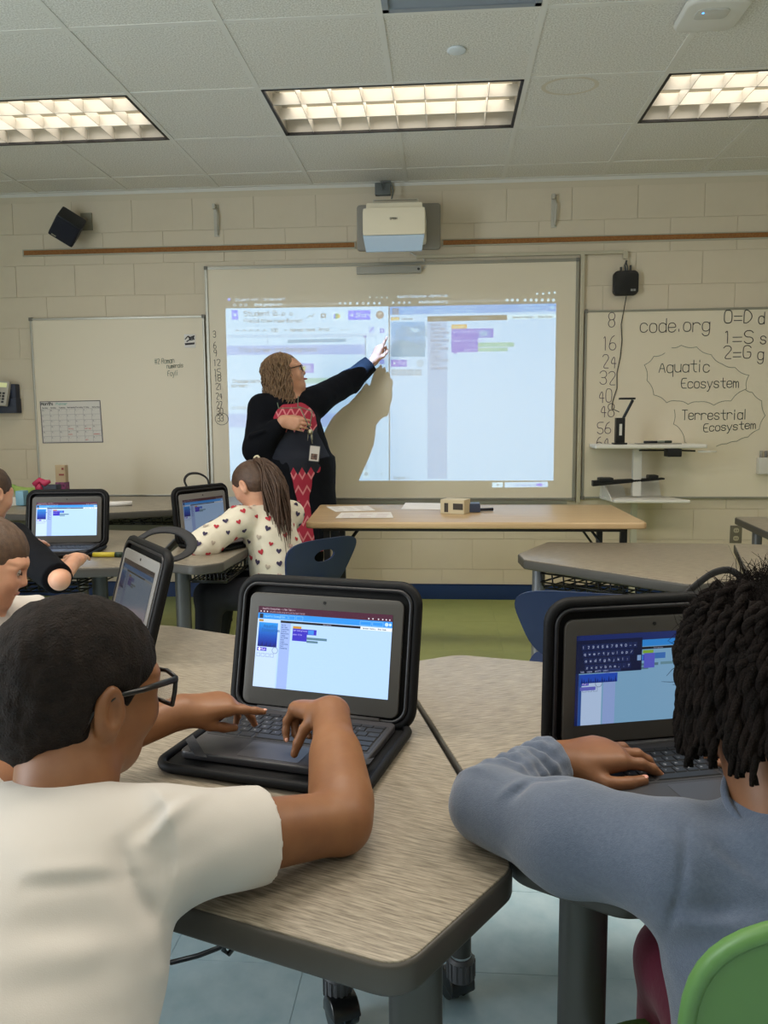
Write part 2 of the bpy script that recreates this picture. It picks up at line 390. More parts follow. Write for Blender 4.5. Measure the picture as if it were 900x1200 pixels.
X0, X1, Y0, Y1 = -4.0, 4.0, -3.4, WY
s = MB().box((0, (Y0+Y1)/2, -.06), (8.2, Y1-Y0+.2, .1)); floor = s.build('floor', mat('floor_adhesive', '7d8c8c', .8), kind='structure')
TF = .3048
tiles = {}
for nm, m_ in (('green_tile', GREENF), ('blue_tile', BLUEF)):
    tiles[nm] = MB().box((0, 0, -.005), (TF-.0012, TF-.0012, .0098), b=.0006).mesh('tile'); tiles[nm].materials.append(m_)
YB = 2.88                                     # where the blue floor meets the green
for i in range(-6, 6):
    for j in range(0, 17):
        x, y = (i+.5)*TF, WY-(j+.5)*TF
        if abs(x) > .62*y+.35: continue
        if y < 1.1 and abs(x) > .9: continue
        o = bpy.data.objects.new('tile', tiles['green_tile' if y > YB else 'blue_tile']); C.objects.link(o); o.parent = floor; o.location = (x, y, 0)
def rest(a, b, c, d, m_):                      # the floor beyond the tiles that are laid one by one
    MB().box(((a+b)/2, (c+d)/2, -.0066), (b-a, d-c, .0088)).build('floor_sheet', m_, floor)
rest(X0, X1, YB, Y1, GREENF); rest(X0, X1, Y0, YB, BLUEF)

wall = MB().box((0, WY+.1, HZ/2), (8.2, .2, HZ+.2)).build('wall_back', MORTAR, kind='structure')
BW, BH = .4064, .2032
full = MB().box((0, 0, 0), (BW-.0036, .016, BH-.0036), b=.0018).mesh('block'); full.materials.append(BLOCK)
hid = [(-2.72, .74, -1.60, 1.84), (-1.52, .74, .80, 2.15), (.95, .74, 2.9, 1.84)]
for k in range(14):
    z = (k+.5)*BH; off = -.0155 if k % 2 else -.2187
    if z > HZ: continue
    for i in range(-9, 8):
        x = off+BW*i
        if x < -3.3 or x > 2.6: continue
        if any(a < x-BW/2 and x+BW/2 < c and b < z-BH/2 and z+BH/2 < d for a, b, c, d in hid): continue
        o = bpy.data.objects.new('block', full); C.objects.link(o); o.parent = wall; o.location = (x, WY+.0035+random.uniform(0,.0012), z)
MB().box((-3.75, WY+.0035, HZ/2), (.5, .016, HZ)).box((3.4, WY+.0035, HZ/2), (1.2, .016, HZ)).build('plain_end', BLOCK, wall)
MB().box((0, WY-.008, .051), (8, .012, .102)).box((0, WY-.0095, .1), (8, .009, .006)).build('baseboard_back', BLUEP, kind='structure')
MB().box((X0-.05, (Y0+Y1)/2, HZ/2), (.1, Y1-Y0, HZ)).build('wall_left', BLOCK, kind='structure')
MB().box((X1+.05, (Y0+Y1)/2, HZ/2), (.1, Y1-Y0, HZ)).build('wall_right', BLOCK, kind='structure')
MB().box((0, Y0-.05, HZ/2), (8.2, .1, HZ)).build('wall_front', BLOCK, kind='structure')

# ---- ceiling: a 2 foot grid with tiles
GX, GY, GT = -1.4633, 4.9902, .6096
ceil = MB().box((0, (Y0+Y1)/2, HZ+.16), (8.2, Y1-Y0+.2, .1)).build('ceiling', mat('plenum', '6a6862', .9), kind='structure')
lights = [(-2, 1), (1, 1), (4, 1)]            # first column, row of the visible 4 x 2 foot fixtures
skip = set()
for c, r in lights: skip |= {(c, r), (c+1, r)}
skip.add((2, 3))
tm = MB().box((0, 0, .008), (GT-.018, GT-.018, .016), b=.003).mesh('ceiling_tile'); tm.materials.append(CEILT)
for i in range(-5, 9):
    for j in range(-1, 6):
        if (i, j) in skip: continue
        x, y = GX+GT*(i+.5), GY-GT*(j+.5)
        if j == -1:
            yy = (GY+WY)/2; o = MB().box((0, 0, .008), (GT-.018, WY-GY-.012, .016), b=.003).build('ceiling_tile', CEILT, ceil) ; o.location = (x, yy, HZ)
        else:
            o = bpy.data.objects.new('ceiling_tile', tm); C.objects.link(o); o.parent = ceil; o.location = (x, y, HZ)
        o.rotation_euler = (random.uniform(-.004, .004), random.uniform(-.003, .003), 0)
yb = GY-GT*6
MB().box((0, (Y0+yb)/2, HZ+.01), (8, yb-Y0, .02)).build('ceiling_panel', CEILT, ceil)
for i in range(-5, 10):
    cut = i in [c+1 for c, r in lights]
    for ya, yc in ([(WY, GY-GT), (GY-GT*2, yb)] if cut else [(WY, yb)]):
        MB().box((GX+GT*i, (ya+yc)/2, HZ-.001), (.024, ya-yc, .004)).box((GX+GT*i, (ya+yc)/2, HZ+.02), (.003, ya-yc, .04)).build('grid_bar', GRIDM, ceil)
for j in range(0, 7): MB().box((0, GY-GT*j, HZ-.0005), (8, .024, .004)).build('grid_bar', GRIDM, ceil)
MB().box((0, WY-.012, HZ-.002), (8, .024, .004)).box((0, WY-.001, HZ-.012), (8, .003, .024)).build('trim_1', GRIDM, kind='structure')

TUBE = mat('lit_tube', 'fff6dd', .5, emit=('fff0d0', .7)); LOUV = mat('louver', 'd0cdc4', .4, .3); HOUS = mat('fixture_white', 'b4b1a8', .5)
BLK = mat('black_frame', '08080a', .5)
def fixture(c, r, label):
    cx, cy = GX+GT*(c+1), GY-GT*(r+.5)
    t = thing('ceiling_light', label, 'light', (cx, cy, HZ+.105), group='recessed ceiling lights')
    W, D = GT*2-.024, GT-.024
    MB().box((0, 0, .004), (W, D, .006)).box((0, D/2, -.05), (W, .006, .104)).box((0, -D/2, -.05), (W, .006, .104)).box((W/2, 0, -.05), (.006, D, .104)).box((-W/2, 0, -.05), (.006, D, .104)).build('housing', HOUS, t)
    m = MB()
    for sx, sy, dx, dy in ((0, D/2-.006, W, .014), (0, -D/2+.006, W, .014), (W/2-.006, 0, .014, D), (-W/2+.006, 0, .014, D)): m.box((sx, sy, -.103), (dx, dy, .012))
    m.build('black_frame', BLK, t)
    for k in (-1, 0, 1):
        o = MB().tube([(-W/2+.03, k*.19, -.018), (W/2-.03, k*.19, -.018)], .013, 10).build('tube', TUBE, t, True)
    # curved louvre blades: three rows of eight cells
    for k in (-.5, .5):
        MB().slab([(-W/2+.01, k*.185-.003), (W/2-.01, k*.185-.003), (W/2-.01, k*.185+.003), (-W/2+.01, k*.185+.003)], -.1, -.045).build('louver_blade', LOUV, t)
    for i in range(1, 8):
        x = -W/2+W*i/8
        MB().box((x, 0, -.0725), (.0026, D-.02, .055)).build('louver_blade', LOUV, t)
    l = bpy.data.lights.new('tube_light', 'AREA'); l.shape = 'RECTANGLE'; l.size = W*.9; l.size_y = D*.85; l.energy = 5.5; l.color = LAMP_COL; l.spread = radians(150)
    o = bpy.data.objects.new('tube_light', l); C.objects.link(o); o.parent = t; o.location = (0, 0, -.036)
    return t
fixture(-2, 1, 'recessed ceiling light on the left, its left end cut off by the photo edge')
fixture(1, 1, 'recessed ceiling light in the middle, above the projector')
fixture(4, 1, 'recessed ceiling light on the right, cut off by the photo edge')

m = MB(); c = atZ(668, 101, HZ-.0006); n_ = 40
for i in range(n_):
    a, b = 2*pi*i/n_, 2*pi*(i+1)/n_; r0, r1 = .085, .10
    m.add([(c.x+r0*1.3*cos(a), c.y+r0*sin(a), c.z), (c.x+r1*1.3*cos(a), c.y+r1*sin(a), c.z), (c.x+r1*1.3*cos(b), c.y+r1*sin(b), c.z), (c.x+r0*1.3*cos(b), c.y+r0*sin(b), c.z)], [(0, 1, 2, 3)])
m.build('water_stain', mat('stain', 'd8d0bc', .95), ceil)
# air return grille
t = thing('air_vent', 'grey ribbed air return grille in the ceiling at the top edge', 'vent', (GX+GT*2.5, GY-GT*3.5, HZ))
MB().box((0, 0, .02), (GT-.03, GT-.03, .01)).build('backing', mat('vent_dark', '3b4149', .7), t)
m = MB()
for a in (-1, 1): m.box((a*(GT/2-.024), 0, .002), (.024, GT-.024, .012)); m.box((0, a*(GT/2-.024), .002), (GT-.024, .024, .012))
m.build('frame', mat('vent_grey', '8d949b', .5), t)
sl = MB().box((0, 0, 0), (GT-.07, .002, .016), FR((0, 0, 0), (1, 0, 0), (0, .8, .6), (0, -.6, .8))).mesh('slat'); sl.materials.append(mat('vent_grey'))
for i in range(34):
    o = bpy.data.objects.new('slat', sl); C.objects.link(o); o.parent = t; o.location = (0, -.265+i*.016, .008)
# occupancy sensor, access point
p = atZ(535, 58, HZ)
t = thing('ceiling_sensor', 'small round white sensor disc in the ceiling tile above the middle light', 'sensor', p)
MB().lathe([(.0, 0), (.036, 0), (.04, -.003), (.04, -.006), (.03, -.009), (0, -.0095)][::-1], 28).build('disc', mat('sensor_white', 'dfe6ea', .4), t, True)
p = atZ(834, 20, HZ-.03)
t = thing('wifi_access_point', 'white square wireless access point with a blue light on the ceiling', 'access point', (p.x, p.y, HZ))
MB().slab(rrect(.235, .235, .045), -.032, -.004, .012).build('shell', WHITEP, t, 40)
MB().slab(rrect(.12, .075, .02, 5, -.01, -.03), -.036, -.031, .003).build('badge', mat('ap_badge', 'c9c8c0', .35), t, 40)
MB().lathe([(0, -.037), (.004, -.037), (.004, -.035), (0, -.035)], 12, Matrix.Translation((-.045, -.045, 0))).build('status_light', mat('blue_led', '2a7bff', .3, emit=('3d8dff', 4)), t)

# ================================================================ ON THE FAR WALL
def board(x0, x1, z0, z1, label, th=.018, fr=.014):
    t = thing('whiteboard', label, 'whiteboard', ((x0+x1)/2, WY-.012, (z0+z1)/2))
    w_, h_ = x1-x0, z1-z0
    MB().box((0, 0, 0), (w_, .02, h_)).build('panel', WBOARD, t)
    for a, b, c, d in ((0, h_/2, w_+fr, fr), (0, -h_/2, w_+fr, fr), (w_/2, 0, fr, h_-fr), (-w_/2, 0, fr, h_-fr)):
        MB().box((a, -.006, b), (c, .02, d), b=.003).build('frame_rail', ALU, t)
    for a in (-1, 1):
        for b in (-1, 1): MB().box((a*w_/2, -.008, b*h_/2), (.024, .024, .024), b=.005).build('corner_cap', mat('corner_grey', '77756d', .5), t)
    return t
def brd(t, name, fn, m_):                     # strokes are given in room coordinates
    mb = MB(); fn(mb, WY-.0225); o = mb.build(name, m_, None)
    o.parent = t; o.matrix_parent_inverse = Matrix.Translation(-t.location); return o
bl = board(-2.765, -1.585, .70, 1.885, 'cream whiteboard on the left with a calendar and a little green writing')
bc = board(-1.558, .838, .675, 2.193, 'large whiteboard in the middle that the computer picture is projected on', fr=.02)
br = board(.896, 3.3, .684, 1.873, 'right whiteboard with code.org and two ecosystem clouds written on it')
MB().box((-.36, WY-.045, .652), (2.3, .05, .012), b=.003).box((-.36, WY-.068, .658), (2.3, .006, .02)).build('tray', ALU, None)
bpy.data.objects['tray'].parent = bc; bpy.data.objects['tray'].matrix_parent_inverse = Matrix.Translation(-bc.location)
random.seed(5)
P = lambda x, y: (lambda q: (q.x, q.z))(onwall(x, y))
def txt(px, py, text, hpx, wpx=None, wd=.0042, slope=0):
    a = onwall(px, py); k = WY/FPX
    return lambda mb, y: write(mb, text, a.x, a.z, hpx*k, wd, y, slope, wpx*k if wpx else None)
for a in [(712, 384, '8', 16, 9), (707, 411, '16', 16, 15), (705, 432, '24', 15, 17), (702, 451, '32', 15, 19), (700, 472, '40', 15, 17), (702, 489, '48', 15, 18), (699, 508, '56', 13, 17), (698, 524, '64', 12, 16)]:
    brd(br, 'handwriting', txt(*a, wd=.0038), INKP)
brd(br, 'handwriting', txt(749, 390, 'code.org', 15, 78, .0045), INK)
for px, py, s1, s2 in ((847, 379, '0=D', 'd'), (849, 403, '1=S', 's'), (846, 421, '2=G', 'g')):
    brd(br, 'handwriting', txt(px, py, s1, 14, 32, .0048), INK); brd(br, 'handwriting', txt(px+40, py+1, s2, 13, 8, .0048), INK)
brd(br, 'handwriting', txt(771, 437, 'Aquatic', 13, 57, .0045), mat('dark_green_ink', '3c4a46', .6))
brd(br, 'handwriting', txt(797, 455, 'Ecosystem', 11, 64, .0045), mat('dark_green_ink'))
brd(br, 'handwriting', txt(798, 492, 'Terrestrial', 11, 72, .0045), mat('dark_green_ink'))
brd(br, 'handwriting', txt(823, 506, 'Ecosystem', 9, 58, .0045, .06), mat('dark_green_ink'))
def cloud(pts, bumps):
    def fn(mb, y):
        q = [V(P(*p)) for p in pts]; out = []
        for i, (a, b) in enumerate(zip(q[:-1], q[1:])):
            d = b-a; n = V((-d.y, d.x))*bumps
            for k in range(6): s_ = k/6; out.append(a+d*s_+n*sin(pi*s_))
        mb.ribbon([(p.x, p.y) for p in out]+[(q[-1].x, q[-1].y)], .0032, y)
    return fn
G2 = mat('faint_green_ink', '7d8474', .6)
brd(br, 'cloud_outline', cloud([(778, 414), (765, 418), (754, 428), (757, 446), (765, 463), (780, 472), (792, 470), (805, 474), (817, 471), (835, 475), (855, 470), (873, 456), (876, 440), (860, 431), (845, 427), (832, 416), (815, 407), (797, 405), (786, 408)], .1), G2)
brd(br, 'cloud_outline', cloud([(789, 480), (788, 497), (797, 505), (801, 518), (806, 522)], .08), G2)
brd(br, 'cloud_outline', cloud([(838, 523), (850, 520), (862, 517), (875, 512), (888, 503), (895, 487), (891, 470), (880, 460), (872, 457)], .08), G2)
for i, (n_, py) in enumerate([('3', 396), ('6', 409), ('9', 418), ('12', 429), ('15', 440), ('18', 447), ('21', 457), ('24', 468), ('27', 478), ('30', 486), ('33', 494)]):
    brd(bc, 'handwriting', txt(251+i*.5, py, n_, 7.5, 4 if len(n_) == 1 else 8, .0032), INK)
def ring(mb, y):
    c = onwall(261, 491); mb.ribbon([(c.x+.045*cos(a*.5), c.z+.04*sin(a*.5)) for a in range(14)], .003, y)
brd(bc, 'handwriting', ring, INK)
for a in [(183, 427, '#2 Roman', 6, 24), (197, 432, 'numerals', 5, 20), (198, 441, 'Foyli', 6, 13)]: brd(bl, 'handwriting', txt(*a, wd=.0024, slope=.06), INKG)

# calendar and emblem sticker on the left board
cal = Pic(640, 460, 'dcd8d2')
cal.text('Month:', 14, 42, 30, '2b2a2c', 7); cal.text('Planner', 170, 42, 24, '7fb3a5', 4)
for i, d_ in enumerate(['Sunday', 'Monday', 'Tuesday', 'Wednesday', 'Thursday', 'Friday', 'Saturday']): cal.text(d_, 22+88*i, 78, 13, '555257', 2.4)
for i in range(8): cal.line([(12+88*i, 88), (12+88*i, 446)], 2.2, '8b878a')
for j in range(7): cal.line([(12, 88+59.6*j), (628, 88+59.6*j)], 2.2, '8b878a')
n_ = 0
for j in range(6):
    for i in range(7):
        n_ += 1; cal.text(str((n_-4) % 31+1), 18+88*i, 106+59.6*j, 11, '777377', 1.8)
        cal.line([(16+88*i, 112+59.6*j), (40+88*i, 112+59.6*j), (52+88*i, 92+59.6*j)], 1.2, 'a9a5a6')
for i, j, t_ in ((3, 3, 'library'), (5, 3, 'half day'), (6, 4, 'assembly'), (3, 4, 'music'), (5, 5, 'gym')): cal.text(t_, 18+88*i, 132+59.6*j, 12, 'c96a66', 2.2)
cal.line([(4, 4), (636, 4), (636, 456), (4, 456), (4, 4)], 9, '55505a')
c = [onwall(50, 519.5, .024), onwall(121, 518.5, .024), onwall(117.5, 469, .024), onwall(46.5, 470.5, .024)]
t = thing('wall_calendar', 'paper month planner calendar stuck on the left whiteboard', 'calendar', ((c[0]+c[1])/2))
cc = [q-t.location for q in c]
quad('calendar_sheet', cc, pic_mat('calendar_print', cal.image('calendar')), t)
c = onwall(222.5, 399.5, .0235)
t = thing('sticker', 'small white paper with a black emblem at the top right of the left whiteboard', 'sticker', c)
MB().box((0, 0, 0), (.076, .001, .088)).build('paper', mat('paper', 'e9e6e2', .7), t)
m = MB()
for pts in ([(-.03, .012), (-.012, .03), (.004, .022), (.03, .032), (.02, .008), (-.004, .006), (-.02, -.004)], [(-.008, .03), (.0, .012), (.02, .02), (.03, .01)], [(-.032, -.018), (.03, -.014)], [(-.03, -.024), (.028, -.02)]):
    m.ribbon(pts, .007, -.0006)
m.build('emblem', INK, t)

# tack strips
def strip(xa, xb, label):
    t = thing('tack_strip', label, 'rail', ((xa+xb)/2, WY, 2.318))
    w_ = xb-xa
    MB().box((0, -.009, .002), (w_-.01, .008, .028)).build('cork_insert', mat('cork', 'a5713d', .8, noise=(120, '8c5c2e', .15)), t)
    MB().box((0, -.008, .02), (w_, .014, .006)).box((0, -.008, -.018), (w_, .014, .008)).box((-w_/2+.004, -.008, 0), (.008, .014, .036)).box((w_/2-.004, -.008, 0), (.008, .014, .036)).build('rail', mat('rail_cream', 'b9b3a0', .5), t)
strip(-2.80, -.572, 'long cork display rail left of the projector'); strip(-.018, 3.4, 'long cork display rail right of the projector')
# hook brackets
for px, py, lb in ((254, 259, 'small white wall bracket above the left display rail'), (649, 248, 'small white wall bracket above the right display rail')):
    c = onwall(px, py); t = thing('wall_bracket', lb, 'bracket', (c.x, WY, c.z), group='screen hook brackets')
    MB().box((0, -.005, 0), (.034, .01, .2), b=.003).box((-.008, -.022, .085), (.02, .04, .03), b=.004).build('plate', mat('bracket_white', 'c6c2b5', .5), t)
    MB().tube([(.008, -.012, .08), (.012, -.03, .03), (.006, -.03, -.06), (.01, -.012, -.09)], .006).build('hook', mat('bracket_white'), t, True)
# speaker
c = onwall(79, 266, .13); t = thing('wall_speaker', 'black tilted loudspeaker mounted high on the wall at left', 'speaker', c)
R_ = Matrix.Rotation(radians(33), 4, 'Y') @ Matrix.Rotation(radians(25), 4, 'Z') @ Matrix.Rotation(radians(28), 4, 'X')
MB().box((0, 0, 0), (.165, .14, .16), R_, .018).build('cabinet', mat('speaker_black', '10131f', .45), t, 40)
MB().box((0, -.073, 0), (.145, .008, .14), R_, .003).build('grille', mat('grille', '151a2b', .75, bump=(400, 1, .002)), t)
MB().box((-.045, -.079, -.058), (.03, .002, .008), R_).build('badge', ALU, t)
MB().box((.075, .122, .06), (.075, .012, .11)).tube([(.07, .118, .08), (.04, .06, .03), (.02, .0, 0)], .014).build('wall_mount', mat('mount_grey', '8d8977', .5), t)
# projector on its wall plate
t = thing('projector', 'white short throw projector on a wall plate above the middle whiteboard', 'projector', (-.3, WY, 2.36))
MB().slab(rrect(.535, .285, .02, 4, .006, .06), 0, .028, .008, M=FR((0, 0, 0), (1, 0, 0), (0, 0, 1), (0, -1, 0))).build('wall_plate', mat('plate_grey', '9d9a92', .5), t, 40)
PRJ = mat('projector_white', 'e6dfc8', .4)
MB().box((.0, -.12, .0), (.3, .2, .14), b=.02).build('arm_cover', mat('plate_grey'), t, 40)
MB().box((.0, -.28, .0), (.372, .3, .16), b=.022).build('body', PRJ, t, 40)
MB().box((.0, -.26, .092), (.335, .26, .05), b=.012).build('top_cover', PRJ, t, 40)
MB().box((-.0, -.18, .145), (.28, .14, .06), b=.01).box((0, -.18, .12), (.26, .12, .04)).build('top_arm', mat('arm_white', 'cfc9b6', .45), t, 40)
for zz in (.165, .15, .135): MB().box((0, -.253, zz), (.26, .004, .004)).build('groove', mat('groove_grey', '8f897c', .6), t)
MB().slab([(-.165, -.1), (.165, -.1), (.18, .0), (-.185, .0)], 0, .012, 0, M=FR((0, -.405, -.075), (1, 0, 0), (0, .12, .99), (0, -.99, .12))).build('lower_panel', mat('blue_reflection_panel', 'a9c4dd', .25, coat=.4), t)  # bluish reflection on the projector's lower face, painted into its base colour
m = MB(); st, tw = strokes('EPSON', .011)
for q in st: m.ribbon([(a-tw/2, b+.008) for a, b in q], .0022, -.4312)
m.build('lettering', mat('logo_grey', '8d8a80', .5), t)
# black power block and cable over the projector
c = onwall(449, 219); MB().box((c.x, WY-.02, 2.655), (.1, .04, .075), b=.006).tube([(c.x, WY-.05, 2.65), (c.x-.01, WY-.07, 2.69), (c.x+.05, WY-.09, 2.685), (c.x+.07, WY-.08, 2.63), (c.x+.06, WY-.1, 2.57)], .005)\
  .build('cable_box', mat('box_grey', '6a706e', .5), None, 40, label='small grey wall box with a black cable loop above the projector', cat='box')
tag(bpy.data.objects['cable_box'], kind=None)
# touch sensor bar under the projector
a = onwall(418, 313, .03); b = onwall(494, 321, .03)
t = thing('sensor_bar', 'slim grey sensor bar below the projector at the top of the middle whiteboard', 'sensor', ((a.x+b.x)/2, WY-.043, (a.z+b.z)/2))
MB().box((0, 0, 0), (b.x-a.x, .036, .046), b=.01).build('bar', mat('bar_grey', 'aaa89f', .4), t, 40)
MB().lathe([(0, 0), (.008, 0), (.008, .003), (0, .003)], 14, FR((.19, -.019, 0), (1, 0, 0), (0, 0, 1), (0, -1, 0))).build('sensor_window', DARKGREY, t)
cb = MB().tube([onwall(481, 296, .01), onwall(486, 299, .015), onwall(496, 303, .016), onwall(500, 311, .016), onwall(494, 317, .04)], .004).build('cable', WHITEP, None, True, label='short white cable from the projector plate to the grey sensor bar', cat='cable')
# cable raceway: along the top, down between the boards
RAC = mat('raceway', 'c4bda6', .5)
m = MB().box((.47, WY-.0175, 2.234), (1.30, .022, .022), b=.004).box((.868, WY-.0175, 1.44), (.026, .022, 1.58), b=.004).box((1.132, WY-.0175, 2.215), (.03, .026, .05), b=.006)
m.build('cable_raceway', RAC, None, 40, label='cream cable raceway running over and down between the two whiteboards', cat='raceway')
# black media box
c = onwall(733, 332, .03); t = thing('media_box', 'small black square box hanging on the wall above the right whiteboard', 'box', c)
MB().slab(rrect(.155, .15, .03), -.022, .022, .006, M=FR((0, 0, 0), (1, 0, 0), (0, 0, 1), (0, -1, 0))).build('case', BLACKP, t, 40)
for dx in (.035, .052): MB().box((dx, -.023, -.045), (.013, .002, .013)).build('badge', mat('badge_grey', '9a9a9a', .5), t)
MB().box((-.03, 0, .085), (.012, .012, .03)).box((.028, 0, .09), (.012, .012, .04)).tube([(0, 0, .07), (-.006, .0, .11), (.004, 0, .14)], .006).tube([(.01, 0, .07), (.01, .0, .1), (-.002, 0, .14)], .004).build('plugs', DARKGREY, t)
pts = [(734, 347), (731, 364), (728, 380), (729, 398), (727, 418), (723, 437), (723, 455), (718, 470), (717, 479), (719, 486)]
cb = MB().tube([onwall(x, y, .028) for x, y in pts[:-1]]+[V((1.07, WY-.24, 1.235))], .0028, 6).build('cable', mat('thin_cable', '3a3733', .6), None, True, label='thin dark cable hanging from the black box down to the document camera', cat='cable')
# phone
c = atY(8, 465, WY-.04); t = thing('wall_phone', 'white and grey desk phone on a dark wall mount at the left edge', 'phone', (c.x, WY, c.z))
PB = mat('phone_dark', '2b3245', .5)
MB().box((-.02, -.035, -.06), (.2, .07, .1), b=.01).box((.05, -.03, .0), (.05, .06, .17), b=.01).build('wall_mount', PB, t, 40)
TL = FR((-.01, -.085, .02), (1, 0, -.06), (0, .96, -.28), (.06, .28, .96))
MB().box((0, 0, 0), (.1, .03, .17), TL, .008).build('body', mat('phone_silver', 'bdb9b0', .4), t, 40)
MB().box((.0, -.017, .055), (.074, .004, .03), TL).build('display', mat('phone_screen', 'd9dcae', .3, emit=('d8dca0', .25)), t)
for i in range(3):
    for j in range(4): MB().box((-.025+.025*i, -.018, -.002-.02*j), (.014, .008, .012), TL, .002).build('key', mat('key_dark', '33343a', .5), t)
MB().box((-.1, -.02, -.0), (.05, .05, .19), TL, .014).build('handset', PB, t, 40)
# outlet
c = onwall(862, 626); t = thing('wall_outlet', 'grey double power outlet on the block wall at right', 'outlet', (c.x, WY-.005, c.z))
MB().box((0, 0, 0), (.075, .006, .115), b=.002).build('cover_plate', mat('outlet_grey', '716c5d', .5), t)
for dz in (-.026, .026):
    MB().slab(rrect(.034, .03, .012), 0, .004, .001, M=FR((0, -.003, dz), (1, 0, 0), (0, 0, 1), (0, -1, 0))).build('socket', mat('socket_cream', 'b8b096', .5), t)
    MB().box((-.006, -.0078, dz), (.003, .002, .01)).box((.006, -.0078, dz), (.003, .002, .01)).build('slots', BLK, t)
# marker holder
c = onwall(899, 542, .03); t = thing('marker_holder', 'white caddy with pens on the right whiteboard at the photo edge', 'holder', (c.x, WY-.045, c.z))
MB().box((0, 0, -.02), (.13, .045, .105), b=.008).build('tray', WHITEP, t, 40)
for i, cl in enumerate(('9d9a92', '7d7b78', 'b9b5ac', '6d6b70')):
    tag(MB().tube([(c.x-.045+.03*i, WY-.045, c.z+.02), (c.x-.045+.03*i, WY-.045, c.z+.075)], .009, 10).build('marker', mat('holder_pen_'+'abcd'[i], cl, .4), None, True),
        ('leftmost', 'second', 'third', 'rightmost')[i]+' upright grey marker standing in the white caddy at the right edge', 'marker', 'pens in the white caddy')

# ---- projected computer picture: real light thrown by the projector on board and teacher
PX0, PX1, PZ0, PZ1 = -1.436, .708, .745, 2.022
IW, IH = 1500, 900
im = Pic(IW, IH, '000000')
def Q(x, y):
    q = onwall(x, y); return ((q.x-PX0)/(PX1-PX0)*IW, (PZ1-q.z)/(PZ1-PZ0)*IH)
def R4(x0, y0, x1, y1, c): im.poly([Q(x0, y0), Q(x1, y0), Q(x1, y1), Q(x0, y1)], c)
def Rb(l, r, t0, t1, b0, b1, c): im.poly([Q(l, t0), Q(r, t1), Q(r, b1), Q(l, b0)], c)   # slanted band: left/right y
def T(x, y, s_, hp, c, wd=None):
    a = Q(x, y); im.text(s_, a[0], a[1], hp*4.0, c, wd)
def Lp(pts, wd, c): im.line([Q(*p) for p in pts], wd, c)
# tilted rows: y as a function of x follows the picture's own slight keystone
W_ = 'e9f3ff'
Rb(265, 456, 347, 345.5, 578, 577, '292522'); Rb(456, 652, 345.5, 340, 577, 573, '292522')
T(277, 353.5, 'Student work - Un document', 3, 'c8c8d8', 2); im.circ(*Q(269.5, 351.5), 7, '6a78ff')
for x in (311, 319): T(x, 353, '+', 3, 'dddde8', 2)
for x in (433, 441, 447, 453): T(x, 350, 'x', 2.4, 'dddde0', 2)
for x in (276, 283, 289): im.circ(*Q(x, 358), 7, 'c9c9d2'); im.circ(*Q(x, 358), 3.5, '292522')
T(299, 359, 'docs.google.com', 3, 'f4f4ff', 2.2); T(328, 358.8, '/document/d/1nDnEnrBVeyUaYnaGKXsUuVm', 2.6, '8f8b8e', 1.6)
for x in (399, 405, 411, 419, 426, 432, 439, 445): im.circ(*Q(x, 356), 6, 'dedee6')
im.circ(*Q(426, 356), 3, '292522')
# left window page
Rb(265.5, 456, 362, 359.5, 563.5, 563, 'dceaff')
im.rect(*Q(272.5, 364), *Q(280, 375), '3f63ff'); im.rect(Q(274.5, 368)[0], Q(274.5, 368)[1], Q(278, 371)[0], Q(278, 371)[1], 'dceaff')
T(287, 371, 'Student O...', 5.6, '343a46', 2.4)
for x, t_ in ((287, 'File'), (298, 'Edit'), (309, 'View'), (322, 'Insert'), (337, 'Format')): T(x, 378.5, t_, 4, '343a46', 1.9)
for x in (324, 333, 342): im.circ(*Q(x, 368.5), 8, '6c7078'); im.circ(*Q(x, 368.5), 5, 'dceaff')
Lp([(348, 363), (348, 380)], 2, 'a9b8cf')
Lp([(361, 373), (364, 370), (366, 372), (369, 368)], 3, '606672'); im.rect(*Q(376.5, 368), *Q(382.5, 373), '606672'); im.rect(*Q(378, 369.5), *Q(381, 371.5), 'dceaff')
im.poly([Q(390, 366), Q(404, 365.5), Q(404, 376), Q(390, 376.5)], 'f4faff'); im.rect(*Q(393, 368), *Q(397, 374), '4aa35c'); im.rect(*Q(391.5, 368.5), *Q(393.5, 374), '4a6fff'); im.rect(*Q(396, 369), *Q(399, 373), 'f0b428')
Rb(408.5, 434.5, 364.5, 364, 375.5, 375, '2c4cff'); T(418, 372, 'Share', 4.6, 'eef2ff', 2.4); im.circ(*Q(413, 370), 6, 'eef2ff')
im.circ(*Q(445.5, 369.5), 18, '8f6a6c'); im.circ(*Q(445.5, 368), 7, 'd8b8a8')
Lp([(268, 382.5), (441, 380)], 2, 'b9cbe4'); Lp([(441, 380), (441, 562)], 2, 'b9cbe4')
for x in (277, 285, 293, 301, 309): Lp([(x, 389), (x+2, 386.5), (x+4, 388.5)], 3, '566070')
T(319, 389.5, '100%', 4, '3f4652', 2); T(341, 389, 'Normal text', 3.6, '3a4250', 2); T(374, 388.5, 'Arial', 4, '3a4250', 2)
for x in (334, 367, 400): Lp([(x, 386.5), (x+1.3, 388), (x+2.6, 386.5)], 2, '3f4652')
T(405, 387, '...', 4, '3f4652', 2)
Rb(267, 440, 393, 391, 396.5, 395, 'c6d6f2')
for x in range(286, 436, 14): Lp([(x, 393.5), (x, 395.5)], 2, '6c86b8')
Rb(337.5, 406, 398.5, 397, 402.5, 401, '5aa0c8'); Lp([(314.5, 396), (314.5, 404)], 2.5, '6c86b8')
Rb(266.5, 428.5, 405.5, 404, 416.5, 415.5, '9db4f0'); T(281, 413, 'Title Screen and Background', 4.6, '5f6878', 2.4)
Rb(268, 428.5, 485, 484, 501, 500, 'b3c3f4'); Lp([(428.5, 396), (429.5, 556)], 3, '6f7d90'); im.circ(*Q(428.3, 395), 6, '4a62c8')
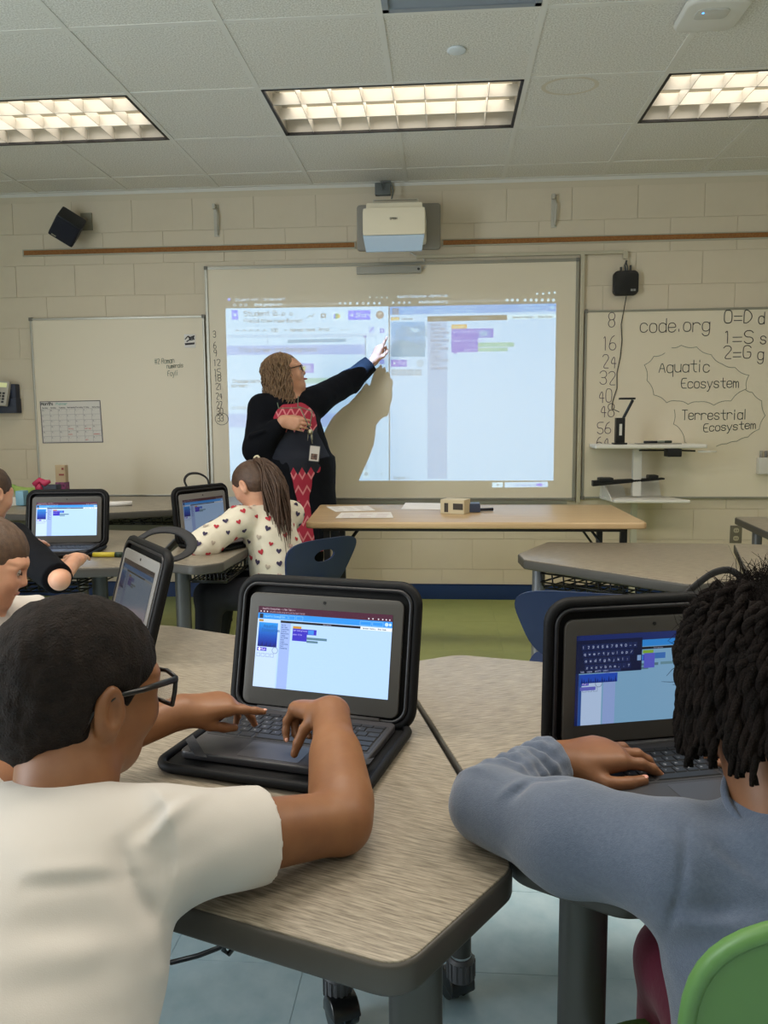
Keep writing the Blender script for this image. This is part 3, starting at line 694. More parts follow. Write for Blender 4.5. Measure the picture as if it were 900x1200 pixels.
T(270, 449, '. Choose between...', 4, '4c5662', 2); T(272, 454, 'screen:', 4, '4c5662', 2); T(273, 468, '...', 4, '4c5662', 2); T(273, 479.5, 'a code!', 4, '8a949f', 2); T(273, 494, 'Tas...', 5, 'a4b2e4', 2)
Rb(349, 368.5, 426.5, 426, 437.5, 437, '8e7ae6'); Rb(351, 365, 428, 428, 435.5, 435, 'b8b6e8'); im.poly([Q(353, 431), Q(359, 429), Q(358, 435), Q(353, 435)], 'c9b840')
Rb(352, 386, 443.5, 443, 450, 449, 'a9cfc0')
Rb(432, 439.5, 383, 382.5, 391, 390.5, 'c2d3fb'); Lp([(434, 388.5), (437.5, 384.5)], 5, '2e4ee6')
for y_, cl in ((388, '3454e0'), (406, 'd8b040'), (424, '3454e0'), (441, '3454e0')): im.rect(*Q(445.5, y_-2.5), *Q(450.5, y_+2.5), cl); im.rect(*Q(447, y_-1), *Q(449, y_+1), 'dceaff')
T(446.5, 486, '+', 4, '3f4652', 2.4); T(446.5, 556, 'v', 3, '3f4652', 2); im.rect(*Q(425.5, 550), *Q(433.5, 560), 'f4f8ff'); im.circ(*Q(429.5, 555), 8, '5f6878'); im.circ(*Q(429.5, 555), 4, 'f4f8ff')
# right window
Lp([(456, 345), (457, 577)], 3, '0c0a08')
T(466, 349.5, 'Aquatic Ecosystem - Sprite Lab', 2.6, 'd8d8e8', 2); T(503, 349, 'x', 2.6, 'dddde8', 2); T(510, 348.5, '+', 3, 'dddde8', 2)
for x, y_ in ((629, 345), (636, 344.8), (643, 344), (649.5, 343.5)): im.circ(*Q(x, y_), 5, 'f0f0f0')
for x in (461, 468, 474, 480): im.circ(*Q(x, 355.3), 6, 'c9c9d2')
T(491, 355.8, 'studio.code.org', 3, 'f4f4ff', 2.2); T(520, 355, '/projects/spritelab/yUxXnBgRcAnMIMxjVsRo4kz', 2.4, '8f8b8e', 1.5)
for x in (594, 600, 606, 615, 622, 628, 635, 642, 648): im.circ(*Q(x, 352.3), 7, 'e6e6ea')
Rb(457, 651.5, 360, 356, 369.5, 365.5, '2f9be8')
for i in range(3):
    for j in range(3): im.rect(*Q(460+i*2.7, 362+j*2.6), *Q(462+i*2.7, 364+j*2.6), '3b3c4a')
T(471, 364, 'Aquatic Ecosystem', 2.3, '8fc8f4', 1.6); T(471, 367.5, 'Last saved', 1.8, '8fc8f4', 1.3)
for x0, x1, t_ in ((505, 523, 'Rename'), (526, 540, 'Share'), (543, 557, 'Remix')):
    Lp([(x0, 361), (x1, 360.6), (x1, 367), (x0, 367.4), (x0, 361)], 2.4, '9fd4fa'); T(x0+3, 365.6, t_, 2.4, '9fd4fa', 1.6)
Lp([(610, 358.4), (640, 357.8), (640, 364.6), (610, 365.2), (610, 358.4)], 2.4, '9fd4fa'); T(613, 363, 'Create new', 2.6, '9fd4fa', 1.6); im.circ(*Q(646.5, 361), 9, '9fd4fa')
Rb(457, 651, 369.5, 365.5, 563, 563, 'cfe0fb')
Rb(458.5, 468, 372.5, 372.2, 376, 375.7, 'f0a01e'); Lp([(469, 372.4), (485, 372), (485, 375.6), (469, 376), (469, 372.4)], 2, 'f7fbff'); T(471, 375.2, 'Costumes', 2, '66707c', 1.3); T(460.5, 375.4, 'Code', 2, 'ffe6b0', 1.3)
Rb(458.5, 498, 378, 377.5, 418.5, 418.5, '2fa4e0'); im.poly([Q(458.5, 405), Q(470, 398), Q(484, 402), Q(498, 408), Q(498, 418.5), Q(458.5, 418.5)], '4a9cc4')
for i in range(14): x = 460+i*2.8; im.poly([Q(x, 408-(i*7 % 5)), Q(x+1.5, 398-(i*5 % 7)), Q(x+3, 408)], '4090b8')
T(470, 388, 'Aquatic', 6, '3f7f9e', 3); T(465, 394.5, 'Ecosystem', 6, '3f7f9e', 3); T(482, 389, 'Run', 4, 'e8f6ff', 2.6)
Rb(458.5, 477, 422, 422, 430, 430, '5a34d8'); im.poly([Q(461.5, 424), Q(464.5, 426), Q(461.5, 428)], 'ffffff'); T(467, 427.8, 'Run', 4.4, 'd8d0ff', 2.2)
im.circ(*Q(492.5, 426), 15, '8f9cb0'); im.circ(*Q(492.5, 426), 11, 'cfe0fb'); Lp([(491.5, 424.5), (491.5, 427.5)], 3, '7c8898'); Lp([(493.5, 424.5), (493.5, 427.5)], 3, '7c8898')
for i in range(4): R4(458.8+9.1*i, 433, 466.8+9.1*i, 440.5, 'a3b0c6'); im.circ(*Q(462.8+9.1*i, 436.8), 5, 'c9d6ea')
Rb(501, 524, 371.5, 371, 560.5, 560.5, 'a5bbe4'); Rb(501, 594, 371.3, 369.6, 377.3, 375.4, '151312'); T(508, 375.6, 'Blocks', 2.3, '8c8c90', 1.6); T(553, 374.4, 'Workspace', 2.6, '8c8c90', 1.6)
Rb(594, 622, 369.6, 369, 374.8, 374.2, 'f7fbff'); Rb(624, 651, 369, 368.4, 374.2, 373.6, 'f7fbff'); T(600, 373.6, 'Version History', 2.3, '3a4250', 1.4); T(630, 373, 'Show Code', 2.3, '3a4250', 1.4)
for i, t_ in enumerate(['World', 'Sprites', 'Locations', 'Events', 'Behaviors', 'Loops', 'Variables', 'Math', 'Logic', 'Functions', 'Text', 'Comments']): T(505, 382.6+4.6*i, t_, 3.1, '4f6390', 1.8)
Rb(529, 547, 381, 380.6, 385.8, 385.4, 'f7a01a'); T(531, 384.5, 'when run', 2.2, 'fff0d0', 1.5)
Rb(529, 578, 386, 385.2, 396.6, 396, '4a2ed6'); Rb(529, 560, 396, 395.6, 413.3, 412.8, '4a2ed6'); im.poly([Q(531, 413), Q(536, 413), Q(535, 415), Q(532, 415)], '4a2ed6')
Rb(560.5, 575, 387, 386.8, 395.5, 395.2, '3f78e0'); Rb(563, 570, 389, 388.8, 394, 393.8, '58a8d8')
T(531, 390.5, 'set background to', 2.7, 'b8b0f4', 1.6); T(532, 401, 'show title screen', 2.7, 'b8b0f4', 1.6); T(548, 406, 'title', 2.5, 'b8b0f4', 1.6); T(544, 411.5, 'subtitle', 2.5, 'b8b0f4', 1.6)
Rb(560, 602, 402, 401.6, 407, 406.6, '8ec0a4'); Rb(560, 594.5, 408, 407.6, 412.3, 412, '8ec0a4'); T(566, 405.8, 'Aquatic Ecosystem', 2.2, 'b9dcc8', 1.3); T(566, 411, 'by student', 2.2, 'b9dcc8', 1.3)
T(462, 561, 'English', 2.8, '66707c', 1.6); T(478, 560.5, 'v .', 2.6, '66707c', 1.5)
Rb(576.5, 589, 565, 564.8, 571, 570.8, 'eef5ff'); Rb(591, 641.5, 564.8, 564.2, 571, 570.4, 'dfe9ff'); im.circ(*Q(583, 568), 5, '7c88a0'); T(604, 569.3, 'US  Nov 16  10:42', 2.6, '8ea0e0', 1.6)
Rb(628.5, 635, 566.2, 566.1, 569.4, 569.3, '5a3af0'); im.circ(*Q(637.5, 567.7), 5, 'b8c8ff')
pimg = im.image('projected_picture')
LP = V((-.405, WY-.385, 2.262))                 # lens
pl = bpy.data.lights.new('projector_beam', 'POINT'); pl.shadow_soft_size = 0.0; pl.use_nodes = True; pl.energy = 300.0
po = bpy.data.objects.new('projector_beam', pl); C.objects.link(po); po.location = LP
nt = pl.node_tree; N = nt.nodes; L = nt.links; em = N['Emission']
def mth(op, a, b=None, c=None):
    n = N.new('ShaderNodeMath'); n.operation = op
    for i, v in enumerate((a, b, c)):
        if v is None: continue
        if isinstance(v, (int, float)): n.inputs[i].default_value = v
        else: L.new(v, n.inputs[i])
    return n.outputs[0]
tc = N.new('ShaderNodeTexCoord'); sp = N.new('ShaderNodeSeparateXYZ'); L.new(tc.outputs['Normal'], sp.inputs[0])
SG = 1
dx, dy, dz = (mth('MULTIPLY', sp.outputs[i], SG) for i in range(3))
dist = WY-.022-LP.y
ay = mth('MAXIMUM', dy, .02); tt = mth('DIVIDE', dist, ay)
hx = mth('MULTIPLY_ADD', dx, tt, LP.x); hz = mth('MULTIPLY_ADD', dz, tt, LP.z)
u_ = mth('DIVIDE', mth('SUBTRACT', hx, PX0), PX1-PX0); v_ = mth('DIVIDE', mth('SUBTRACT', hz, PZ0), PZ1-PZ0)
cb_ = N.new('ShaderNodeCombineXYZ'); L.new(u_, cb_.inputs[0]); L.new(v_, cb_.inputs[1])
ti = N.new('ShaderNodeTexImage'); ti.image = pimg; ti.extension = 'CLIP'; L.new(cb_.outputs[0], ti.inputs[0])
tint = N.new('ShaderNodeMix'); tint.data_type = 'RGBA'; tint.blend_type = 'MULTIPLY'; tint.inputs['Factor'].default_value = 1
L.new(ti.outputs[0], tint.inputs['A']); tint.inputs['B'].default_value = (.36, .64, 1.0, 1); L.new(tint.outputs['Result'], em.inputs['Color'])
front = mth('GREATER_THAN', dy, .03)
st_ = mth('MULTIPLY', mth('DIVIDE', dist*dist, mth('POWER', ay, 3.0)), front); L.new(mth("MULTIPLY", st_, 39.0/300), em.inputs['Strength'])
# ================================================================ DESKS
LAM = mat('grey_laminate', 'a39988', .34, streak=(26, 340, 20, '6d6456'), bump=(160, .12, .0006))
BAND = mat('edge_band', '46433e', .42); LEGM = mat('desk_leg', '4a4a47', .42, .3)
WIRE = mat('black_wire', '0d0d0f', .4)
TH = .65
def inset(poly, d):
    P_ = [V((p[0], p[1])) for p in poly]; n = len(P_); out = []
    for i in range(n):
        e = (P_[(i+1) % n]-P_[i-1]).normalized(); out.append((P_[i].x-e.y*d, P_[i].y+e.x*d))
    return out
def desk(label, poly, r, grain=0, h=TH, legs=(), group='grey student desks', name='student_desk'):
    cx = sum(p[0] for p in poly)/len(poly); cy = sum(p[1] for p in poly)/len(poly)
    t = thing(name, label, 'desk', (cx, cy, 0))
    out = rpoly([(p[0]-cx, p[1]-cy) for p in poly], r)
    MB().slab(out, h-.038, h-.0015, .006).build('edge_band', BAND, t, 50)
    me = MB().slab(inset(out, .004), h-.008, h, .0015).mesh('desktop')
    g = Matrix.Rotation(grain, 4, 'Z'); me.transform(g.inverted()); o = obj('desktop', me, LAM, t, 50); o.matrix_local = g
    for lx, ly, kind in legs:
        x, y = lx-cx, ly-cy
        if kind == 'oval':
            p = [(.031*cos(a*pi/12), .02*sin(a*pi/12)) for a in range(24)]
            MB().slab([(x+a, y+b) for a, b in p], .012, h-.036).build('leg', LEGM, t, 50)
            MB().slab([(x+a*1.1, y+b*1.1) for a, b in p], 0, .014, .003).build('foot', BLACKP, t, 50)
        elif kind == 'round':
            MB().tube([(x, y, .012), (x, y, h-.036)], .025, 20).build('leg', mat('desk_leg_pale', '77777a', .4, .4), t, 50)
            MB().tube([(x, y, 0), (x, y, .014)], .027, 20).build('foot', BLACKP, t, 50)
        else:
            lg = MB().tube([(x, y, .1), (x, y, h-.036)], .021, 20).build('leg', LEGM, t, 50)
            M0 = Matrix.Translation((x, y, 0))
            MB().lathe([(0, .052), (.026, .052), (.028, .056), (.028, .094), (.024, .1), (0, .1)], 24, M0).build('collar', mat('collar_grey', '55565a', .5), lg, 40)
            m = MB()
            for k in range(16): a = 2*pi*k/16; m.box((.0285, 0, .075), (.003, .005, .036), M0 @ Matrix.Rotation(a, 4, 'Z'))
            m.build('collar_rib', mat('collar_grey'), lg)
            MB().lathe([(0, .1), (.022, .1), (.022, .106), (0, .106)], 24, M0).build('ring', STEEL, lg, 40)
            Rw = Matrix.Rotation(kind[1], 4, 'Z')
            for s_ in (-1, 1): MB().tube([(s_*.008, -.02, .031), (s_*.026, -.02, .031)], [.031, .029], 28, M0 @ Rw).build('caster_wheel', mat('caster_black', '0b0b0d', .18, coat=.5), lg, 40)
            MB().slab([(.033*cos(a), .033*sin(a)) for a in np.linspace(-.4, pi*1.0, 14)], -.028, .028, .004, M=M0 @ Rw @ FR((0, -.02, .033), (0, 1, 0), (0, 0, 1), (1, 0, 0))).tube([(0, 0, .03), (0, 0, .06)], .01, 10, M0 @ Rw).build('caster_hood', mat('caster_hood', '141416', .3, coat=.3), lg, 40)
    return t, (cx, cy)
def basket(t, c, x0, x1, y0, y1, rz=0, h=TH, dep=.075, n=8):
    m = MB(); R_ = Matrix.Translation((x0-c[0]+(x1-x0)/2, y0-c[1]+(y1-y0)/2, 0)) @ Matrix.Rotation(rz, 4, 'Z'); a, b = (x1-x0)/2, (y1-y0)/2
    zb = h-.04-dep
    for i in range(n+1):
        x = -a+2*a*i/n; m.tube([(x, -b, h-.05), (x, -b+.01, zb+.012), (x, -b+.03, zb), (x, b-.03, zb), (x, b-.01, zb+.012), (x, b, h-.04)], .0032, 5, R_)
    for j in range(6):
        y = -b+.02+(2*b-.04)*j/5; m.tube([(-a, y, zb), (a, y, zb)], .0032, 5, R_)
    for zz in (h-.05, h-.085): m.tube([(-a, -b, zz), (a, -b, zz)], .0036, 5, R_); m.tube([(-a, -b, zz), (-a, b, zz)], .0036, 5, R_); m.tube([(a, -b, zz), (a, b, zz)], .0036, 5, R_)
    m.build('wire_basket', WIRE, t, True)
p1 = atY(487, 1180, .845); p2 = atY(682, 1150, .975)
T1, c1 = desk('near desk in the middle under the laptop of the boy in white', [(.086, .905), (-.128, 1.755), (-.72, 2.01), (-1.05, 2.05), (-1.12, 1.35), (-.92, 1.03), (-.04, .716)], [.05, .03, .06, .1, .1, .1, .045], radians(-20),
     legs=[(p1.x, .845, 'oval'), (-.21, 1.45, ('c', .5)), (-.92, 1.3, 'oval'), (-.8, 1.86, ('c', .2))])
T2, c2 = desk('near desk at right under the laptop of the girl in grey blue', [(.0865, .93), (.2, .865), (1.1, .95), (1.2, 1.62), (.3, 1.715), (.03, 1.785), (-.112, 1.70)], [.05, .05, .08, .08, .03, .06, .03], radians(20),
     legs=[(p2.x, .975, 'oval'), (.034, 1.515, ('c', -2.6)), (.95, 1.1, 'oval'), (.95, 1.5, 'oval')])
T3, c3 = desk('empty student desk in the back right with a wire book basket', [(.305, 3.06), (.80, 2.60), (1.005, 2.70), (1.225, 3.50), (.45, 3.52), (.295, 3.2)], [.02, .05, .03, .03, .03, .03], radians(3),
     legs=[(.37, 3.12, 'round'), (.85, 2.76, 'round'), (1.1, 3.4, 'round')])
basket(T3, c3, .43, .86, 2.88, 3.22, radians(-38), dep=.07, n=9)
T4, c4 = desk('student desk at the right photo edge, past a narrow gap', [(1.02, 2.70), (1.9, 2.5), (2.1, 3.3), (1.245, 3.50)], .03, radians(3), legs=[(1.15, 2.85, 'round'), (1.9, 2.7, 'round'), (1.85, 3.2, 'round'), (1.3, 3.4, 'round')])
T4b, c4b = desk('desk corner at the right edge below the power outlet', [(1.50, 3.75), (2.3, 3.7), (2.3, 4.4), (1.56, 4.4)], .04, 0, h=.66, legs=[(1.62, 3.9, 'round'), (2.2, 3.9, 'round'), (2.2, 4.3, 'round'), (1.65, 4.3, 'round')])
T5, c5 = desk('student desk at left under the bright laptop of the boy in navy', [(-2.3, 2.95), (-1.45, 2.8), (-1.17, 2.86), (-1.14, 3.0), (-1.3, 3.82), (-2.3, 3.95)], [.1, .1, .08, .06, .04, .1], 0, legs=[(-1.36, 3.0, 'oval'), (-2.15, 3.1, 'oval'), (-1.45, 3.7, 'oval'), (-2.15, 3.75, 'oval')])
basket(T5, c5, -1.85, -1.42, 2.93, 3.3, 0, dep=.08)
T5b, c5b = desk('student desk at left centre where the ponytail girl works', [(-1.11, 2.96), (-.93, 2.88), (-.85, 2.96), (-.83, 3.55), (-.93, 3.88), (-1.24, 3.92)], [.05, .06, .05, .05, .05, .04], 0, legs=[(-1.045, 3.06, 'oval'), (-.93, 3.7, 'oval'), (-1.15, 3.8, 'oval')])
basket(T5b, c5b, -1.0, -.86, 3.02, 3.4, 0, dep=.055, n=9)
T6, c6 = desk('long student desk against the wall under the left whiteboard', [(-3.2, 4.1), (-1.95, 3.93), (-1.15, 4.36), (-1.15, 4.95), (-3.2, 4.95)], .05, 0, h=.72, legs=[(-3.0, 4.3, 'round'), (-1.95, 4.1, 'round'), (-1.3, 4.6, 'round'), (-3.0, 4.8, 'round')])
basket(T6, c6, -1.95, -1.45, 4.3, 4.65, 0, h=.72, dep=.06)
MB().box((-1.9-c6[0], 4.9-c6[1], .5), (2.2, .02, .38)).build('modesty_panel', mat('panel_olive', '6f6c55', .6), T6)

# teacher's wooden table
WOOD = mat('maple_laminate', 'c4a880', .3, streak=(2, 40, 8, 'b69a72')); t = thing('folding_table', 'light wood folding table standing in front of the large whiteboard', 'table', (.12, 3.88, 0))
MB().slab(rpoly([(-.745, -.37), (.765, -.37), (.765, .40), (-.80, .40)], .035), .708, .738, .008).build('tabletop', WOOD, t, 40)
MB().box((0, 0, .698), (1.36, .62, .018)).build('apron', mat('apron_dark', '2c2a28', .6), t)
for sx in (-.66, .68):
    for sy in (-.28, .27): MB().box((sx, sy, .35), (.03, .03, .7), b=.004).build('leg', BLACKP, t, 40)
    MB().tube([(sx, -.28, .12), (sx, .27, .12)], .01).build('crossbar', BLACKP, t, True)
    s_ = -1 if sx > 0 else 1
    MB().tube([(sx+s_*.14, -.27, .69), (sx, -.27, .5)], .006).tube([(sx+s_*.14, .26, .69), (sx, .26, .5)], .006).build('brace', BLACKP, t, True)
TZ = .738
def sheet(label, pts, m_, z=TZ, name='paper', cat='paper', group=None, lines=0, lm=None):
    q = [atZ(x, y, z) for x, y in pts]; c = sum(q, V())/4; t_ = thing(name, label, cat, (c.x, c.y, z+.0006), group=group)
    MB().slab([(a.x-c.x, a.y-c.y) for a in q], 0, .0012).build('sheet', m_, t_)
    if lines:
        m = MB(); u, v_ = (q[1]-q[0]), (q[3]-q[0])
        for i in range(lines):
            for j in range(3):
                p = q[0]+u*(.08+.3*j)+v_*(.12+.76*i/lines)-c; e = u*(.12+.1*random.random()); n = v_*.035
                m.add([(p.x, p.y, .0016), (p.x+e.x, p.y+e.y, .0016), (p.x+e.x+n.x, p.y+e.y+n.y, .0016), (p.x+n.x, p.y+n.y, .0016)], [(0, 1, 2, 3)])
        m.build('print', lm or INK, t_)
PAP = mat('paper')
sheet('tilted printed sheet at the far left of the wooden table', [(393, 600), (440, 598.5), (431, 593), (382, 594)], PAP, lines=4, lm=mat('pale_print', 'a9a4a0', .7))
sheet('printed sheet with pink and grey boxes at the near left of the wooden table', [(393, 607.5), (461, 607), (458, 600.5), (400, 601)], PAP, lines=3, lm=mat('pink_print', 'b98c98', .7), z=TZ+.0015)
sheet('blank white sheet beside the small cream box on the wooden table', [(470, 597), (516, 597.5), (519, 590), (475, 589.5)], mat('paper_bright', 'f2f0ee', .7))
q = atZ(534, 603, TZ); t = thing('small_box', 'small cream carton with black print on the wooden table', 'box', (q.x, q.y+.07, TZ+.0005), radians(-20))
MB().box((0, 0, .034), (.12, .1, .068), b=.002).build('carton', mat('carton_cream', 'cfc3a4', .6), t)
MB().box((.03, -.0505, .036), (.05, .002, .03)).box((-.03, -.0505, .03), (.02, .002, .044)).box((-.061, 0, .035), (.002, .05, .04)).build('print', mat('print_dark', '3b352f', .6), t)
q = atZ(554, 601, TZ); MB().box((q.x, q.y+.05, TZ+.02), (.075, .08, .037), b=.004).box((q.x, q.y+.05, TZ+.041), (.07, .075, .006), b=.002).build('blue_case', mat('case_blue', '3f4a66', .4), None, 40, label='small dark blue case beside the cream carton on the wooden table', cat='case')
q = atZ(569, 600, TZ); MB().tube([(q.x-.04, q.y+.03, TZ+.0085), (q.x+.04, q.y+.05, TZ+.0085)], .0075, 10).build('marker_pen', mat('pen_black', '1d1f2c', .4), None, True, label='black marker lying at the right of the small boxes on the wooden table', cat='marker')

# ---- white wall workstation at right
WM = mat('workstation_white', 'e4e2da', .35)
t = thing('wall_workstation', 'white wall mounted standing workstation in front of the right whiteboard', 'workstation', (1.2, 5.0, 0))
MB().slab(rpoly([(-.285, -.07), (.385, -.07), (.36, .235), (-.27, .235)], .02), 1.012, 1.036, .006).build('upper_shelf', WM, t, 40)
MB().box((0, .08, .86), (.052, .04, .3), b=.004).build('post', WM, t)
MB().slab(rpoly([(-.17, -.09), (.29, -.09), (.19, .22), (-.2, .22)], .012), .682, .7, .005).build('lower_shelf', WM, t, 40)
MB().slab([(-.2, .69), (-.03, .69), (-.05, .76), (-.19, .83)], 0, .006, M=FR((0, .215, 0), (1, 0, 0), (0, 0, 1), (0, -1, 0))).slab([(.03, .69), (.19, .69), (.17, .8), (.05, .83)], 0, .006, M=FR((0, .215, 0), (1, 0, 0), (0, 0, 1), (0, -1, 0)))\
  .slab([(-.09, .69), (.215, .69), (.2, .8), (-.05, .71)], 0, .005, M=FR((-.183, 0, 0), (0, 1, 0), (0, 0, 1), (1, 0, 0))).build('side_lip', WM, t)
MB().box((0, .12, .34), (.036, .03, .68)).build('lower_post', mat('post_pale', 'c9c7b4', .4), t)
MB().box((.19, -.02, .985), (.085, .09, .05), b=.008).tube([(.0, .03, .998), (.2, .03, .998), (.33, .0, .994)], .005, 6).build('cable_box', BLACKP, t, 40)
MB().slab([(.33, -.05), (.40, -.055), (.45, -.02), (.36, .04)], .985, .996, .002).build('paper_clip_arm', WM, t)
MB().slab(rpoly([(-.27, -.012), (.17, .004), (.17, .014), (-.27, .024)], .004), 0, .06, .004, M=FR((0, .12, .80), (1, 0, .06), (0, 0, 1), (0, -1, 0))).box((-.19, .09, .812), (.09, .08, .03), b=.01).box((.1, .09, .828), (.06, .08, .03), b=.01).build('keyboard_tray', BLACKP, t, 40)
q = V((1.075, 5.01, 1.0365)); t = thing('document_camera', 'black folding document camera standing on the white workstation shelf', 'camera', q)
MB().box((0, 0, .005), (.08, .08, .01), b=.004).box((0, 0, .085), (.055, .05, .155), b=.006).build('column', BLACKP, t, 40)
MB().box((0, -.0262, .09), (.016, .002, .07)).build('label_plate', WHITEP, t)
MB().tube([(.02, 0, .16), (.072, -.01, .27)], .009).box((.035, -.02, .278), (.095, .035, .012), b=.003).build('arm', BLACKP, t, 40)
t = thing('pen_tray', 'thin grey tray with pens lying on the white workstation shelf', 'tray', (1.31, 5.02, 1.0365))
MB().box((0, 0, .003), (.26, .1, .005), b=.002).build('base', mat('tray_grey', '8e8b82', .4), t)
for i, (a, cl, lb) in enumerate(((-.05, '22242a', 'black marker at the left end of the pen tray on the workstation'), (.0, '9aa39a', 'pale marker in the middle of the pen tray on the workstation'), (.05, '3a4a44', 'dark green marker at the right end of the pen tray on the workstation'))):
    MB().tube([(1.31+a-.04, 5.0+i*.022, 1.0500), (1.31+a+.04, 5.005+i*.022, 1.0500)], .0075, 10).build('marker', mat('traypen_'+'abc'[i], cl, .4), None, True, label=lb, cat='marker', group='markers on the workstation')

# ---- things on the wall desk at left
H6 = .7205
def on6(px, Y): q = atY(px, 575, Y); return q.x
q = on6(12, 4.15)
sheet('white sheet lying at the left end of the wall desk', [(6, 593), (34, 592), (33, 582.5), (12, 583)], mat('paper_bright'), z=.7205)
t = thing('toy_lizard', 'light green plush lizard toy on the wall desk', 'toy', (atY(37, 572, 4.5).x, 4.5, H6))
S = SDF(.006).chain([(-.11, 0, .10), (-.06, 0, .06), (.0, 0, .05), (.06, 0, .045), (.1, 0, .05)], [.012, .035, .042, .034, .03], .02).sph((.11, 0, .07), .03, .02).cone((-.11, 0, .1), (-.15, 0, .12), .012, .004, .01)
for a in (-.04, .06):
    for b in (-1, 1): S.cone((a, b*.03, .04), (a+.02, b*.06, .01), .012, .01, .015)
S.build('body', mat('lizard_green', '9fb765', .7, noise=(40, '7f9c4c', .2)), t)
for b in (-1, 1): MB().lathe([(0, 0), (.009, .003), (.011, .01), (.007, .018), (0, .02)], 12, Matrix.Translation((.115, b*.02-.005, .088))).build('eye', mat('eye_dark', '16181a', .2), t, True)
x = atY(68, 560, 4.55).x; t = thing('tall_package', 'tall narrow beige and purple package standing on the wall desk', 'package', (x, 4.6, H6))
MB().box((0, 0, .06), (.065, .05, .12), b=.004).build('purple_base', mat('pack_purple', '4c2444', .5, noise=(60, '8a3f6c', .08)), t)
MB().box((0, 0, .17), (.062, .04, .105), b=.004).build('beige_top', mat('pack_beige', 'b9a27f', .6), t)
MB().box((.008, -.0215, .165), (.03, .003, .01)).box((.016, -.0215, .2), (.012, .003, .012)).build('print', mat('pack_print', '8b3a34', .6), t)
x = atY(66, 575, 4.4).x; t = thing('toy_robot', 'small wheeled toy robot with a red body and pink bow on the wall desk', 'toy', (x, 4.4, H6))
MB().box((-.01, 0, .065), (.16, .07, .05), b=.008).box((-.03, 0, .1), (.09, .06, .04), b=.006).build('chassis', mat('robot_dark', '1c2436', .5), t, 40)
MB().box((.03, -.037, .05), (.075, .01, .05), b=.004).build('red_panel', mat('robot_red', 'b3352f', .5), t, 40)
for a in (-.1, -.04, .11): MB().tube([(a, -.05, .03), (a, -.02, .03)], .029, 20).tube([(a, -.056, .03), (a, -.05, .03)], .014, 12).build('wheel', BLACKP, t, 40)
MB().tube([(-.11, -.03, .12), (-.08, -.03, .15), (-.05, -.03, .13), (-.02, -.03, .14)], [.02, .014, .02, .01]).tube([(-.1, -.02, .1), (-.07, -.03, .115)], .02).build('pink_bow', mat('bow_pink', 'c0355c', .5), t, True)
x = atY(22, 572, 4.35).x
MB().box((x, 4.38, H6+.045), (.05, .06, .085), FR((0, 0, 0)), .01).build('blue_packet', mat('packet_blue', '7fb0c8', .4), None, 40, label='pale blue packet beside the plush lizard on the wall desk', cat='packet')
x = atY(140, 582, 4.35); MB().tube([(x.x-.06, 4.33, H6+.0145), (x.x+.06, 4.38, H6+.0145)], .0135, 12).build('paper_roll', mat('paper'), None, True, label='white rolled paper lying on the wall desk behind the bright laptop', cat='paper')
q = atZ(125, 653.5, TH); MB().tube([(q.x-.055, q.y, TH+.0115), (q.x+.032, q.y+.005, TH+.0115)], .0105, 12).build('glue_stick', mat('glue_yellow', 'c7b63a', .4), None, True, label='yellow glue stick with a dark cap lying beside the bright laptop', cat='glue stick')
g = bpy.data.objects['glue_stick']; MB().tube([(q.x+.034, q.y+.0052, TH+.0115), (q.x+.062, q.y+.007, TH+.0115)], .0112, 12).build('cap', mat('cap_green', '23382c', .4), g, True)
# black cable under the near desk
MB().tube([atY(200, 1128, .98), atY(232, 1120, .98), atY(258, 1110, .98), atY(264, 1100, .98), atY(262, 1113, .99), atY(268, 1118, .99), atY(282, 1100, .99), atY(300, 1080, .99)], .0035).build('cable', BLACKP, None, True, label='black cable looping under the near middle desk', cat='cable')

